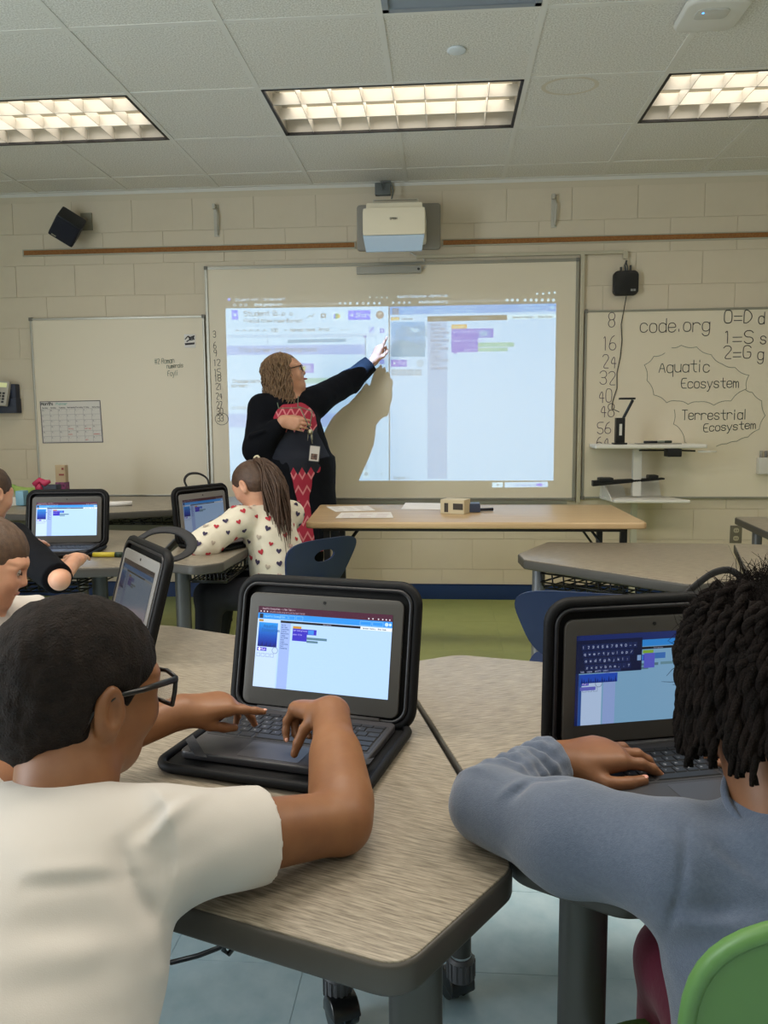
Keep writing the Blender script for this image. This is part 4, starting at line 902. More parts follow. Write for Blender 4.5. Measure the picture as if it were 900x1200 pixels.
# ================================================================ LAPTOPS IN CASES
sp_ = Pic(1024, 576, 'b4d6ff')
def U(a): return a*1024
def Vv(a): return a*576
def rc(P_, u0, v0, u1, v1, c): P_.rect(U(u0), Vv(v0), U(u1), Vv(v1), c)
def code_screen(P_, bar='4a1f35', pic0='1f7fe0'):
    rc(P_, 0, 0, 1, .083, bar); P_.text('Aquatic Ecosystem - x', U(.03), Vv(.035), 11, 'b8a4b0', 1.8); P_.text('New Tab x +', U(.2), Vv(.035), 11, 'b8a4b0', 1.8)
    P_.text('studio.code.org/projects/spritelab', U(.09), Vv(.07), 11, 'a58fa0', 1.6)
    for a in (.02, .045, .07, .83, .86, .9, .93, .955, .98): P_.circ(U(a), Vv(.062), 5, 'e8dfe6')
    rc(P_, 0, .083, 1, .155, '2f94ee'); rc(P_, .012, .093, .04, .148, '20283a'); P_.text('Aquatic Ecosystem', U(.05), Vv(.13), 13, '8fc8ff', 2)
    for a, b in ((.17, .23), (.24, .285), (.295, .345), (.77, .85), (.86, .935)): P_.line([(U(a), Vv(.1)), (U(b), Vv(.1)), (U(b), Vv(.145)), (U(a), Vv(.145)), (U(a), Vv(.1))], 2, '9ad0ff')
    P_.circ(U(.96), Vv(.12), 13, 'c4e4ff'); P_.circ(U(.985), Vv(.12), 10, 'c4e4ff')
    rc(P_, 0, .155, .17, 1, 'c4dcff'); rc(P_, .01, .163, .045, .19, 'b98a3a')
    for i in range(30):
        f = i/29; c = '%02x%02x%02x' % (int(40-30*f), int(150-120*f), int(235-90*f)); rc(P_, .012, .2+.3*i/30, .16, .2+.3*(i+1)/30+.002, c)
    for i in range(18): x = .014+.008*i; P_.poly([(U(x), Vv(.5)), (U(x+.004), Vv(.43+.02*(i*7 % 4))), (U(x+.009), Vv(.5))], '101c66')
    P_.text('Aquatic', U(.05), Vv(.26), 20, '1f5fa8', 3); P_.text('Ecosystem', U(.04), Vv(.31), 20, '1f5fa8', 3)
    rc(P_, .012, .512, .085, .555, '3c32c8'); P_.circ(U(.03), Vv(.533), 10, 'ffffff'); P_.text('Run', U(.045), Vv(.545), 15, 'd8d0ff', 2.4)
    P_.circ(U(.15), Vv(.54), 24, '8ea2c4'); P_.circ(U(.15), Vv(.54), 19, 'c4dcff')
    for i in range(4): P_.line([(U(.012+.035*i), Vv(.585)), (U(.037+.035*i), Vv(.585)), (U(.037+.035*i), Vv(.625)), (U(.012+.035*i), Vv(.625)), (U(.012+.035*i), Vv(.585))], 3, '8ea2c4')
    rc(P_, .18, .19, .258, 1, '9db6ee'); rc(P_, .178, .163, .775, .19, '12121c'); rc(P_, .775, .165, 1, .2, 'f0f7ff')
    P_.text('Version History   Show Code', U(.79), Vv(.19), 9, '4a5668', 1.6); P_.text('Workspace', U(.5), Vv(.184), 9, '8c8ca0', 1.5)
    for i, t_ in enumerate(['World', 'Sprites', 'Locations', 'Events', 'Behaviors', 'Loops', 'Variables', 'Math', 'Logic', 'Functions', 'Text', 'Comments']): P_.text(t_, U(.187), Vv(.225+.026*i), 9, '5f78b0', 1.8)
    rc(P_, .275, .22, .34, .25, 'c89032'); rc(P_, .275, .25, .385, .4, '3a30c0'); rc(P_, .385, .25, .455, .315, '3a30c0'); rc(P_, .392, .257, .435, .308, '3f8be6'); rc(P_, .385, .345, .535, .375, '5a7f92'); rc(P_, .385, .385, .47, .412, '5a7f92')
    P_.text('set background', U(.28), Vv(.28), 10, 'a9a2ee', 1.5); P_.text('show title', U(.28), Vv(.33), 10, 'a9a2ee', 1.5)
code_screen(sp_)
scr_img = sp_.image('code_screen')
s2_ = Pic(1024, 576, '88b8dc'); code_screen(s2_, '1c2c6a')
rc(s2_, .02, .083, .04, 1, '2a56a4'); rc(s2_, .0, 0, 1, .075, '1a2c70'); rc(s2_, .0, 0, .02, 1, '16245c')
rc(s2_, .02, .155, .17, .43, '88b8dc'); rc(s2_, .03, .43, .27, .53, '1f50c8')
for i in range(16): x = .034+.0145*i; s2_.poly([(U(x), Vv(.53)), (U(x+.007), Vv(.46+.02*(i*7 % 3))), (U(x+.015), Vv(.53))], '102a80')
rc(s2_, .03, .57, .13, .61, '6a6cd0')
rc(s2_, .0, .055, .425, .42, '0e1840')
kr = ['1234567890-=', 'qwertyuiop/', 'asdfghjkl:', 'zxcvbnm,.?']
for j, r_ in enumerate(kr):
    for i, ch in enumerate(r_):
        x = .035+.03*i+.008*j; y = .1+.075*j
        rc(s2_, x, y, x+.026, y+.062, '1c2a5e'); s2_.text(ch, U(x+.008), Vv(y+.045), 15, 'c8d4f4', 2.2)
rc(s2_, .395, .25, .42, .31, '8fb4e6'); rc(s2_, .14, .385, .29, .412, '2c3c74'); s2_.text('tab   caps   shift   ctrl', U(.03), Vv(.41), 11, 'a8b4dc', 1.8)
for a, b in ((.43, '8cb83c'), (.44, '5f62d8')): rc(s2_, a, .2 if b[0] == '8' else .235, a+.07, .235 if b[0] == '8' else .4, b)
rc(s2_, .51, .235, .58, .3, '3f78c8'); rc(s2_, .55, .34, .7, .37, '6d98a8')
scr2_img = s2_.image('keyboard_screen')
CASE = mat('case_fabric', '08090c', .6, bump=(500, .4, .0006), spec=.25); CASEI = mat('case_lining', '131419', .8)
LBODY = mat('laptop_body', '38373a', .42, bump=(900, .2, .0003)); LBEZ = mat('laptop_bezel', '4b4946', .5); LBEZP = mat('laptop_bezel_pale', '7d7c7a', .45)
KEYM = mat('key_black', '1e1e21', .45); KBM = mat('keyboard_deck', '2b2a2c', .5); LEG = mat('key_legend', 'b4b4b8', .5)
_km = {}
def key_mesh(w_, d_):
    k = (round(w_, 4), round(d_, 4))
    if k not in _km:
        a, b = w_/2, d_/2; v_ = [(-a, -b, 0), (a, -b, 0), (a, b, 0), (-a, b, 0)]; v2 = [(x*.9, y*.88, .0018) for x, y, _ in v_]
        me = bpy.data.meshes.new('key'); me.from_pydata(v_+v2, [], [(4, 5, 6, 7)]+[(i, (i+1) % 4, 4+(i+1) % 4, 4+i) for i in range(4)]); me.update(); me.materials.append(KEYM); _km[k] = me
    return _km[k]
ROWS = [[1.12]*13, [1]*13+[1.6], [1.5]+[1]*12+[1.1], [1.75]+[1]*11+[1.85], [2.3]+[1]*10+[2.3], [1.5, 1.3, 1.3, 5.6, 1.2, 1.2, .83, .83, .84]]
LET = [['esc']+['']*12, list('1234567890-=')+['+', ''], ['']+list('qwertyuiop')+['', '', ''], ['']+list('asdfghjkl')+['', '', ''], ['']+list('zxcvbnm,./')+[''], ['']*9]
def laptop(x, y, th, phi, label, clabel, img, em, detail, bez=LBEZ, handle=0, z=TH):
    """root frames: x along the hinge, -y towards the user"""
    c = thing('laptop_case', clabel, 'laptop case', (x, y, z+.0005), th)
    up_, nn = V((0, sin(phi), cos(phi))), V((0, -cos(phi), sin(phi)))
    LM = FR((0, .004, .026), (1, 0, 0), up_, nn)                    # lid frame: x, up the lid, towards the user
    MB().slab(rrect(.338, .262, .03, 8, 0, -.112), 0, .009, .004).build('base_tray', CASE, c, 50)
    def rim(w_, h_, r, cx, cy, rad, M, n=10):
        p = rrect(w_, h_, r, n, cx, cy); p3 = [(a, b, 0) for a, b in p]; return MB().tube(p3+[p3[0]], rad, 8, M, cap=False)
    rim(.336, .26, .03, 0, -.112, .0075, Matrix.Translation((0, 0, .010))).build('base_rim', CASE, c, True)
    MB().slab(rrect(.338, .242, .034, 8, 0, .106), -.024, -.012, .005, M=LM).build('lid_shell', CASE, c, 50)
    rim(.334, .238, .032, 0, .106, .010, LM @ Matrix.Translation((0, 0, -.010))).build('lid_rim', CASE, c, True)
    rim(.318, .222, .026, 0, .106, .0035, LM @ Matrix.Translation((0, 0, -.0015))).build('zip', mat('zip_black', '1c1d22', .4), c, True)
    for s_ in (-1, 1):
        q_ = [(-.156, -.150), (-.156, -.172), (-.108, -.222), (-.088, -.222)]
        MB().slab(q_ if s_ < 0 else [(-a, b) for a, b in q_][::-1], .0236, .0248).build('strap', mat('elastic', '2b2c30', .8), c)
    if handle:
        if handle == 1: hp = [(-.07, .232, -.02), (-.075, .262, -.03), (-.04, .285, -.04), (.0, .29, -.045), (.04, .285, -.04), (.075, .262, -.03), (.07, .232, -.02)]; r_ = .006
        elif handle == 3: hp = [(.06, .224, -.02), (.09, .242, -.03), (.13, .258, -.045), (.17, .258, -.05), (.19, .215, -.03)]; r_ = .006
        else: hp = [(-.13, .225, -.02), (-.12, .258, -.05), (-.08, .272, -.095), (-.03, .26, -.12), (.02, .235, -.11), (.05, .21, -.07), (.04, .195, -.026)]; r_ = .014
        sm = [V(p) for p in hp]
        for _ in range(2): sm = [sm[0]]+[q_ for a_, b_ in zip(sm[:-1], sm[1:]) for q_ in (a_*.75+b_*.25, a_*.25+b_*.75)]+[sm[-1]]
        MB().tube(sm, r_, 10, LM, flat=.35).build('handle', mat('handle_web', '17181c', .7), c, True)
    t = thing('laptop', label, 'laptop', (x, y, z+.0095), th)
    MB().slab(rrect(.294, .206, .012, 5, 0, -.104), .001, .0135, .003).build('base', LBODY, t, 50)
    LM2 = FR((0, .002, .0165), (1, 0, 0), up_, nn)
    MB().slab(rrect(.294, .2, .014, 5, 0, .102), -.006, 0, .002, M=LM2).build('lid', bez, t, 50)
    MB().tube([(-.115, .0, .0125), (.115, .0, .0125)], .0055, 10).build('hinge', LBODY, t, True)
    m_ = pic_mat('display_glow', img, em, .25)
    quad('display', [LM2 @ V(p) for p in ((-.128, .033, .0009), (.128, .033, .0009), (.128, .177, .0009), (-.128, .177, .0009))], m_, t)
    MB().lathe([(0, 0), (.003, 0), (.003, .001), (0, .001)], 12, LM2 @ Matrix.Translation((0, .19, 0))).build('webcam', BLACKP, t)
    MB().slab(rrect(.284, .112, .006, 4, 0, -.078), .0134, .0139).build('keyboard', KBM, t)
    kb = [o for o in C.objects if o.parent == t and o.name.startswith('keyboard')][-1]
    MB().slab(rrect(.104, .056, .004, 3, 0, -.170), .0133, .0141, .0004).build('touchpad', mat('touchpad', '424144', .35), t)
    yy = -.026; tot = 14.6; W_k = .276; lm = MB(); allk = MB()
    for ri, row in enumerate(ROWS):
        hgt = .0115 if ri == 0 else .0184; x_ = -W_k/2; s_ = W_k/sum(row)
        for ki, kw in enumerate(row):
            w_ = kw*s_; cx = x_+w_/2; cy = yy-hgt/2
            if detail:
                o = bpy.data.objects.new('key', key_mesh(w_-.0022, hgt-.0022)); C.objects.link(o); o.parent = kb; o.location = (cx, cy, .0139)
                tx = LET[ri][ki] if ki < len(LET[ri]) else ''
                if tx:
                    for q_ in strokes(tx, .0042)[0]:
                        for a_, b_ in zip(q_[:-1], q_[1:]):
                            d_ = V((b_[0]-a_[0], b_[1]-a_[1])); n_ = V((-d_.y, d_.x)); n_ = n_.normalized()*.0003 if n_.length > 0 else n_
                            ox, oy = cx-.0035, cy-.001
                            lm.add([(ox+a_[0]+n_.x, oy+a_[1]+n_.y, .01585), (ox+a_[0]-n_.x, oy+a_[1]-n_.y, .01585), (ox+b_[0]-n_.x, oy+b_[1]-n_.y, .01585), (ox+b_[0]+n_.x, oy+b_[1]+n_.y, .01585)], [(0, 1, 2, 3)])
            else: allk.box((cx, cy, .0147), (w_-.0024, hgt-.0024, .0016))
            x_ += w_
        yy -= hgt
    if detail: lm.build('key_legends', LEG, kb, kind='stuff')
    else: allk.build('keys', KEYM, kb, kind='stuff')
    return t
laptop(-.223, 1.331, -.233, .234, 'open dark laptop the boy in the white shirt types on', 'black zip case around the laptop of the boy in the white shirt', scr_img, .92, True)
laptop(.325, 1.238, .252, -.022, 'open laptop with a dark keyboard window on its screen, used by the girl at right', 'black zip case around the laptop of the girl in grey blue', scr2_img, .5, True, handle=3)
laptop(-1.617, 3.253, .129, .214, 'open laptop with the brightest screen, used by the boy in navy at left', 'black case around the bright laptop at the left', scr_img, 1.0, False)
laptop(-1.06, 3.449, 1.12, .08, 'open pale grey laptop the ponytail girl works on', 'black case with a top handle around the laptop of the ponytail girl', scr_img, .24, False, LBEZP, 1)
laptop(-.765, 1.79, -.93, .27, 'pale grey laptop seen edge on behind the head of the boy in glasses', 'black case with a broad handle loop standing open behind the boy in glasses', scr_img, .08, False, LBEZP, 2)

# ================================================================ CHAIRS
def shell(outer, inner, bend, th, rings=7):
    """a moulded shell between two outlines of equal length; bend(x, y) gives the depth"""
    n = len(outer); m = MB(); vs = []; fs = []
    def pt(a, b, s_, side):
        x, y = a[0]*(1-s_)+b[0]*s_, a[1]*(1-s_)+b[1]*s_; return (x, bend(x, y)+side*th/2, y)
    for side in (-1, 1):
        for k in range(rings+1):
            for i in range(n): vs.append(pt(outer[i], inner[i], k/rings, side))
    L_ = (rings+1)*n
    for k in range(rings):
        for i in range(n):
            j = (i+1) % n; a, b, c_, d = k*n+i, k*n+j, (k+1)*n+j, (k+1)*n+i; fs.append((a, b, c_, d)); fs.append((L_+d, L_+c_, L_+b, L_+a))
    for i in range(n):
        j = (i+1) % n; fs.append((i, L_+i, L_+j, j)); r_ = rings*n; fs.append((r_+j, L_+r_+j, L_+r_+i, r_+i))
    return m.add(vs, fs)
def chair(label, x, y, rz, plastic, rimm=None, w_=.39, top=.72, hole=True, seat=.40, ribs=False, group=None, tp=.2):
    t = thing('classroom_chair', label, 'chair', (x, y, 0), rz, group)   # the back stands at -y, the sitter faces +y
    hb = top-(seat+.06); n = 56
    def outline(a):  # superellipse, narrower below
        ca, sa = cos(a), sin(a); u_ = math.copysign(abs(ca)**.55, ca); v__ = math.copysign(abs(sa)**.55, sa)
        return (u_*w_/2*(1+tp*v__), v__*hb/2)
    out = [outline(2*pi*i/n) for i in range(n)]
    inn = [((.055 if hole else .004)*cos(2*pi*i/n), (.028 if hole else .004)*sin(2*pi*i/n)+(hb*.18)) for i in range(n)]
    bend = lambda a, b: -.18+.55*a*a-.10*(b/hb)
    bk = shell(out, inn, bend, .009); 
    for i, v_ in enumerate(bk.v): bk.v[i] = (v_[0], v_[1], v_[2]+top-hb/2)
    bk.build('backrest', plastic, t, 50)
    if rimm:
        p = [(a, bend(a, b), b+top-hb/2) for a, b in out]; MB().tube(p+[p[0]], .0075, 8, cap=False).build('rim', rimm, t, True)
    if ribs:
        for s_ in (-.1, -.045, .02, .075): MB().tube([(s_, bend(s_, -.1)-.004, top-hb/2-hb*.45), (s_*.95, bend(s_, 0)-.010, top-hb/2-.02), (s_*.9, bend(s_, .1)-.0045, top-hb/2+.06)], [.02, .014, .001], 8, flat=.45).build('rib', plastic, t, True)
    so = [(math.copysign(abs(cos(a))**.5, cos(a))*w_*.5, math.copysign(abs(sin(a))**.5, sin(a))*.2) for a in [2*pi*i/n for i in range(n)]]
    si = [(.004*cos(2*pi*i/n), .004*sin(2*pi*i/n)) for i in range(n)]
    st_ = shell(so, si, lambda a, b: 0, .01)
    st_.v = [(v_[0], v_[2]+.02, seat+v_[1]-.012+.35*v_[0]**2-(.25*max(0, v_[2]-.1)**2)*2) for v_ in st_.v]
    st_.f = [f[::-1] for f in st_.f]; st_.build('seat', plastic, t, 50)
    MB().tube([(-.05, -.16, seat-.01), (-.05, -.185, seat+.03), (-.05, -.19, seat+.1)], .016, 10, flat=.5).tube([(.05, -.16, seat-.01), (.05, -.185, seat+.03), (.05, -.19, seat+.1)], .016, 10, flat=.5).build('back_bracket', plastic, t, True)
    for sx in (-1, 1):
        for sy in (-1, 1):
            MB().tube([(sx*.1, sy*.1, seat-.022), (sx*.15, sy*.15, seat-.03), (sx*.175, sy*.185, .012)], .0105, 10).build('leg', mat('chair_steel', '8d8f93', .3, .8), t, True)
            MB().tube([(sx*.1755, sy*.186, .0), (sx*.175, sy*.185, .02)], .0135, 10).build('foot', BLACKP, t, True)
    return t
NAVY = mat('navy_plastic', '20325a', .42); GREENP = mat('green_plastic', '527a3c', .45); GRIM = mat('green_plastic')
CH1 = chair('navy blue plastic chair tucked at the back right desk', .47, 2.45, radians(-14), NAVY, top=.70, w_=.42, hole=False)
CH2 = chair('blue plastic chair with an oval hole that the ponytail girl sits on', -.66, 3.42, radians(50), NAVY, top=.70, w_=.36)
CH3 = chair('green plastic chair the girl in grey blue sits on', .405, .785, radians(3), GREENP, GRIM, w_=.43, top=.825, hole=False, seat=.40, ribs=True, tp=.08)
# ================================================================ PEOPLE
def skin(name, col, col2):
    m = mat(name, col, .48, noise=(22, col2, .22), bump=(700, .12, .0004), spec=.4); b = m.node_tree.nodes['Principled BSDF']
    b.inputs['Subsurface Weight'].default_value = .12; b.inputs['Subsurface Radius'].default_value = (.01, .004, .002); b.inputs['Subsurface Scale'].default_value = .3; return m
SK1 = skin('skin_brown', '8c603f', '7c5236'); SK2 = skin('skin_brown_warm', '8a5e40', '775036'); SKL = skin('skin_light', 'dcab8e', 'd19a7e')
def frame(c, fwd, upv=(0, 0, 1), s=1):
    f = V(fwd).normalized(); r = f.cross(V(upv)).normalized(); u = r.cross(f)
    return Matrix(((r.x*s, f.x*s, u.x*s, c[0]), (r.y*s, f.y*s, u.y*s, c[1]), (r.z*s, f.z*s, u.z*s, c[2]), (0, 0, 0, 1)))
def head(S, M, H, ears=True, face=True, jaw=1.0):
    e = lambda c, r, k=.03, op='+': S.ell(c, [a*H for a in r], k*H*4, op, M=M)
    c_ = lambda a, b, ra, rb, k=.03, op='+': S.cone(a, b, ra*H, rb*H, k*H*4, op, M=M)
    e((0, -.06, .12), (.345, .415, .36)); e((0, .06, -.12), (.27, .29, .34), .05)
    e((0, .12, -.33), (.19*jaw, .2, .145), .05); c_((0, .25, -.41), (0, .26, -.40), .075, .075, .04)
    if face:
        e((0, .30, .09), (.22, .085, .05), .04)                       # brow
        e((.15, .27, -.12), (.11, .09, .09), .04); e((-.15, .27, -.12), (.11, .09, .09), .04)
        e((.125, .385, .01), (.075, .05, .045), .02, '-'); e((-.125, .385, .01), (.075, .05, .045), .02, '-')
        c_((0, .345, .04), (0, .425, -.115), .028, .043, .015); c_((.045, .37, -.135), (-.045, .37, -.135), .032, .032, .012)
        e((0, .345, -.235), (.1, .045, .028), .01); e((0, .335, -.285), (.085, .045, .03), .01); e((0, .375, -.258), (.085, .02, .006), .006, '-')
    if ears:
        for s_ in (-1, 1):
            c_((s_*.35, -.03, .03), (s_*.34, .0, -.15), .05, .04, .01); e((s_*.39, -.045, -.035), (.05, .085, .15), .01)
            e((s_*.445, -.03, -.01), (.055, .052, .10), .006, '-'); c_((s_*.375, .03, -.04), (s_*.38, .03, -.07), .022, .02, .01)
def eyes(p, M, H, iris='3a2a1e', lid=0):
    for s_ in (-1, 1):
        c = M @ V((s_*.125, .315, .005)); ms = SDF(.002*H/.2).sph(c, .058*H).mesh('eye'); o = obj('eye', ms, mat('eye_white', 'd9d4cc', .25), p)
        c2 = M @ V((s_*.125, .352, -.006)); obj('iris', SDF(.0012*H/.2).sph(c2, .026*H).mesh('iris'), mat('iris_'+iris, iris, .2), o)
def hand(S, W, F, N, side, L, curls, thumb, spread=.1, k=.012):
    F = V(F).normalized(); N = V(N); N = (N-F*N.dot(F)).normalized(); T = (N.cross(F) if side == 'R' else F.cross(N)); W = V(W); tips = []
    off = (.165, .055, -.055, -.155); fwd_ = (.50, .53, .50, .44); ln = (.40, .45, .41, .32); rad = (.052, .054, .05, .043)
    for i in range(4):
        kn = W+F*fwd_[i]*L+T*off[i]*L-N*(.0 if i in (1, 2) else .015)*L
        S.cone(W+T*off[i]*L*.55+F*.02*L, kn, .088*L, .07*L, k*1.6)
        d = (F+T*spread*(1.5-i)*.6).normalized(); p = kn; a = 0; seg = (.46, .3, .24)
        for j in range(3):
            a += curls[i][j]; dd = d*cos(a)-N*sin(a); q = p+dd*ln[i]*L*seg[j]
            S.cone(p, q, rad[i]*L*(1-.1*j), rad[i]*L*(.92-.1*j), k*.35); p = q
        tips.append((p, dd, i))
    S.ell(W+F*.28*L-N*.03*L, (.2*L, .24*L, .075*L), k, R=np.array([[T.x, F.x, N.x], [T.y, F.y, N.y], [T.z, F.z, N.z]]))
    p = W+F*.10*L+T*.12*L-N*.04*L
    for j, (df, dt, dn, l_) in enumerate(thumb):
        dd = (F*df+T*dt+N*dn).normalized(); q = p+dd*l_*L; S.cone(p, q, (.085, .062, .054)[j]*L, (.062, .054, .045)[j]*L, k*(.9 if j == 0 else .35)); p = q
    tips.append((p, dd, 4)); return tips, N
def nails(p, tips, N, L, m):
    for q, d, i in tips:
        n = (N-d*N.dot(d)).normalized() if i < 4 else (N-d*N.dot(d)).normalized(); b = d.cross(n); r = .036*L
        S = SDF(.0009).ell(q+n*r*.82+d*r*.2, (r*.62, r*.85, r*.22), .001, R=np.array([[b.x, d.x, n.x], [b.y, d.y, n.y], [b.z, d.z, n.z]])); obj('fingernail', S.mesh('fingernail'), m, p)
def person(S, m, label, group=None): return obj('person', S.mesh('person'), m, None, label=label, cat='person', group=group)
NAIL = mat('nail', 'd9a08c', .3)
def tshirt_mat(name, col, r=.85, b=(60, .35, .003)): return mat(name, col, r, bump=b, sheen=.2)
def strands(n, fn, r, name, m, p, nseg=5, **kw):
    mb = MB()
    for i in range(n):
        pts, rr = fn(i); mb.tube(pts, [r*a for a in rr], nseg, cap=False)
    return mb.build(name, m, p, True, **kw)

# ---------------------------------------------------------------- boy in the white shirt (front left)
HM = frame((-.420, .868, .872), (.62, .78, -.14), s=.203); H1 = .203
SR, SL = V((-.285, .785, .728)), V((-.545, .76, .728)); ER = V((-.128, .925, .690)); WR = V((-.168, 1.135, .748)); EL = V((-.60, .985, .70)); WL = V((-.408, 1.165, .735))
S = SDF(.0028)
head(S, HM, H1)
S.chain([(-.415, .765, .72), (-.415, .81, .79), HM @ V((0, -.08, -.15))], [.05, .050, .056], .02)
S.chain([(-.415, .72, .66), (-.415, .67, .58), (-.415, .60, .44)], [.075, .10, .10], .03).cone(SR, SL, .032, .032, .02)
S.cone(SR, ER, .044, .036, .02).cone(ER, WR, .0385, .0265, .012).cone(ER+V((.0, .035, .01)), ER+V((-.02, .12, .03)), .037, .033, .02)
S.cone(SL, EL, .044, .036, .02).cone(EL, WL, .036, .0255, .015)
S.chain([(-.42, .56, .42), (-.49, .90, .44), (-.49, .95, .08)], [.07, .055, .035], .03).chain([(-.52, .56, .42), (-.66, .90, .44), (-.66, .95, .08)], [.07, .055, .035], .03)
tR, nR = hand(S, WR, (-.62, .62, -.12), (.15, .25, 1), 'R', .132, [(.95, .65, .3), (1.1, .9, .5), (1.1, 1.0, .6), (1.1, 1.0, .6)], [(.3, .5, -.75, .2), (.3, .2, -1, .17), (.2, .1, -1, .13)], .1)
tL, nL = hand(S, WL, (.80, .44, .06), (-.1, -.25, 1), 'L', .138, [(.12, .1, .05), (.55, .45, .25), (.75, .7, .4), (.85, .8, .5)], [(.8, .2, -.5, .22), (.9, .0, -.4, .17), (.9, -.1, -.3, .13)], .22)
F1 = person(S, SK1, 'boy in a white t-shirt and black glasses typing on a laptop, seen from behind')
nails(F1, tL[:2]+tR[:1], nL, .135, NAIL)
S = SDF(.0035)
S.ell((-.412, .705, .665), (.145, .092, .11), .05).ell((-.412, .635, .565), (.148, .112, .16), .05).ell((-.412, .575, .47), (.16, .13, .13), .05)
S.cone(SL+V((.02, 0, .006)), SR+V((-.02, 0, .006)), .052, .052, .05).ell((-.415, .755, .735), (.115, .085, .062), .05)
S.cyl(SR+(ER-SR)*-.12, SR+(ER-SR)*.47, .060, .0535, .03).cyl(SL+(EL-SL)*-.12, SL+(EL-SL)*.5, .060, .055, .03)
S.sph((-.412, .835, .845), .066, .012, '-')
bk = (0, -.85, .5); A_ = lambda x, y, Y=.62: atY(x, y, Y)
for (x0, y0, x1, y1, dp, w_) in ((0, 1022, 150, 1012 , -.006, .009), (10, 1040, 140, 1028, .005, .008), (0, 965, 120, 950, .003, .012), (60, 985, 160, 1000, -.003, .010), (0, 1085, 120, 1095, .003, .014), (20, 1120, 170, 1105, -.003, .013), (150, 1130, 195, 1200, -.003, .010), (0, 1160, 120, 1150, .003, .014), (165, 1100, 175, 1190, .004, .008)):
    S.groove(A_(x0, y0), A_(x1, y1), bk, dp, w_)
for (x0, y0, x1, y1, dp, w_) in ((143, 990, 162, 1035, .006, .007), (162, 1035, 192, 1080, .005, .008), (170, 985, 205, 925, -.007, .009), (205, 925, 222, 908, -.005, .008), (150, 985, 185, 930, .004, .008), (215, 1075, 205, 1120, .006, .008), (195, 1010, 235, 980, .002, .012), (215, 1045, 250, 1030, .002, .01)):
    S.groove(A_(x0, y0, .72), A_(x1, y1, .72), bk, dp, w_)
S.disp(lambda X, Y, Z: .0026*vnoise(X*.7, Y, Z*1.7, 46, 3)+.0012*vnoise(X*.7, Y, Z, 120, 5))
sh = S.build('shirt', tshirt_mat('white_cotton', 'c4bfb8', .9, (900, .25, .0005)), F1)
S = SDF(.006).chain([(-.42, .54, .41), (-.49, .88, .445), (-.49, .95, .14)], [.09, .068, .05], .03).chain([(-.50, .54, .41), (-.66, .88, .445), (-.66, .95, .14)], [.09, .068, .05], .03)
S.build('trousers', tshirt_mat('grey_trousers', '8b8a80'), F1)
for xx in (-.49, -.66): MB().box((xx, .985, .036), (.075, .2, .07), b=.025).build('shoe', BLACKP, F1, 40)
S = SDF(.0026); e = lambda c, r, k=.03, op='+': S.ell(c, [a*H1 for a in r], k*H1*4, op, M=HM)
e((0, -.075, .15), (.39, .475, .405)); e((0, -.19, -.12), (.315, .335, .29), .06)
S.cone((0, .46, -.16), (0, .47, -.3), .30*H1, .3*H1, .02, '-', M=HM); e((0, .52, .0), (.36, .27, .245), .02, '-')
for s_ in (-1, 1): e((s_*.44, -.02, -.08), (.15, .13, .19), .012, '-'); e((s_*.45, .27, -.16), (.3, .16, .27), .02, '-'); e((s_*.42, .08, -.28), (.2, .2, .18), .02, '-')
S.disp(lambda X, Y, Z: .0016*vnoise(X, Y, Z, 260, 11)+.0016*vnoise(X, Y, Z, 130, 12)+.0012*vnoise(X, Y, Z, 480, 13))
HAIRB = mat('hair_black', '120e0d', .85, noise=(60, '251c17', .25), bump=(420, 1, .004), spec=.25)
S.build('hair', HAIRB, F1)
g = MB(); gm = mat('glasses_black', '0f1013', .3); L_ = lambda *p: HM @ V(p)
for s_ in (-1, 1):
    fr_ = [L_(s_*(.165+a*.14), .44-.03*abs(a), .01+b*.095) for a, b in [(-1, .9), (.0, 1), (1, .9), (1, .0), (.85, -.85), (0, -1), (-.85, -.85), (-1, 0), (-1, .9)]]
    g.tube(fr_, .0028, 8, cap=False); g.tube([L_(s_*.305, .41, .085), L_(s_*.385, .15, .07), L_(s_*.39, -.02, .055), L_(s_*.372, -.13, -.03), L_(s_*.352, -.17, -.13)], [.0042, .0036, .003, .003, .0025], 8)
g.tube([L_(-.03, .455, .03), L_(0, .47, .045), L_(.03, .455, .03)], .0025, 8)
gl = g.build('glasses', gm, F1, True)
for s_ in (-1, 1): MB().slab([(a*.13*H1, b*.085*H1) for a, b in [(1, -.6), (1, .8), (.6, 1), (-.6, 1), (-1, .8), (-1, -.6), (-.6, -1), (.6, -1)]][::1], 0, .0012, M=Matrix.Translation(L_(s_*.165, .43, .01)) @ HM.to_3x3().normalized().to_4x4() @ FR((0, 0, 0), (1, 0, 0), (0, 0, 1), (0, -1, 0))).build('lens', mat('lens_glass', 'f4f8ff', .03, alpha=.22, coat=1), gl)
eyes(F1, HM, H1)

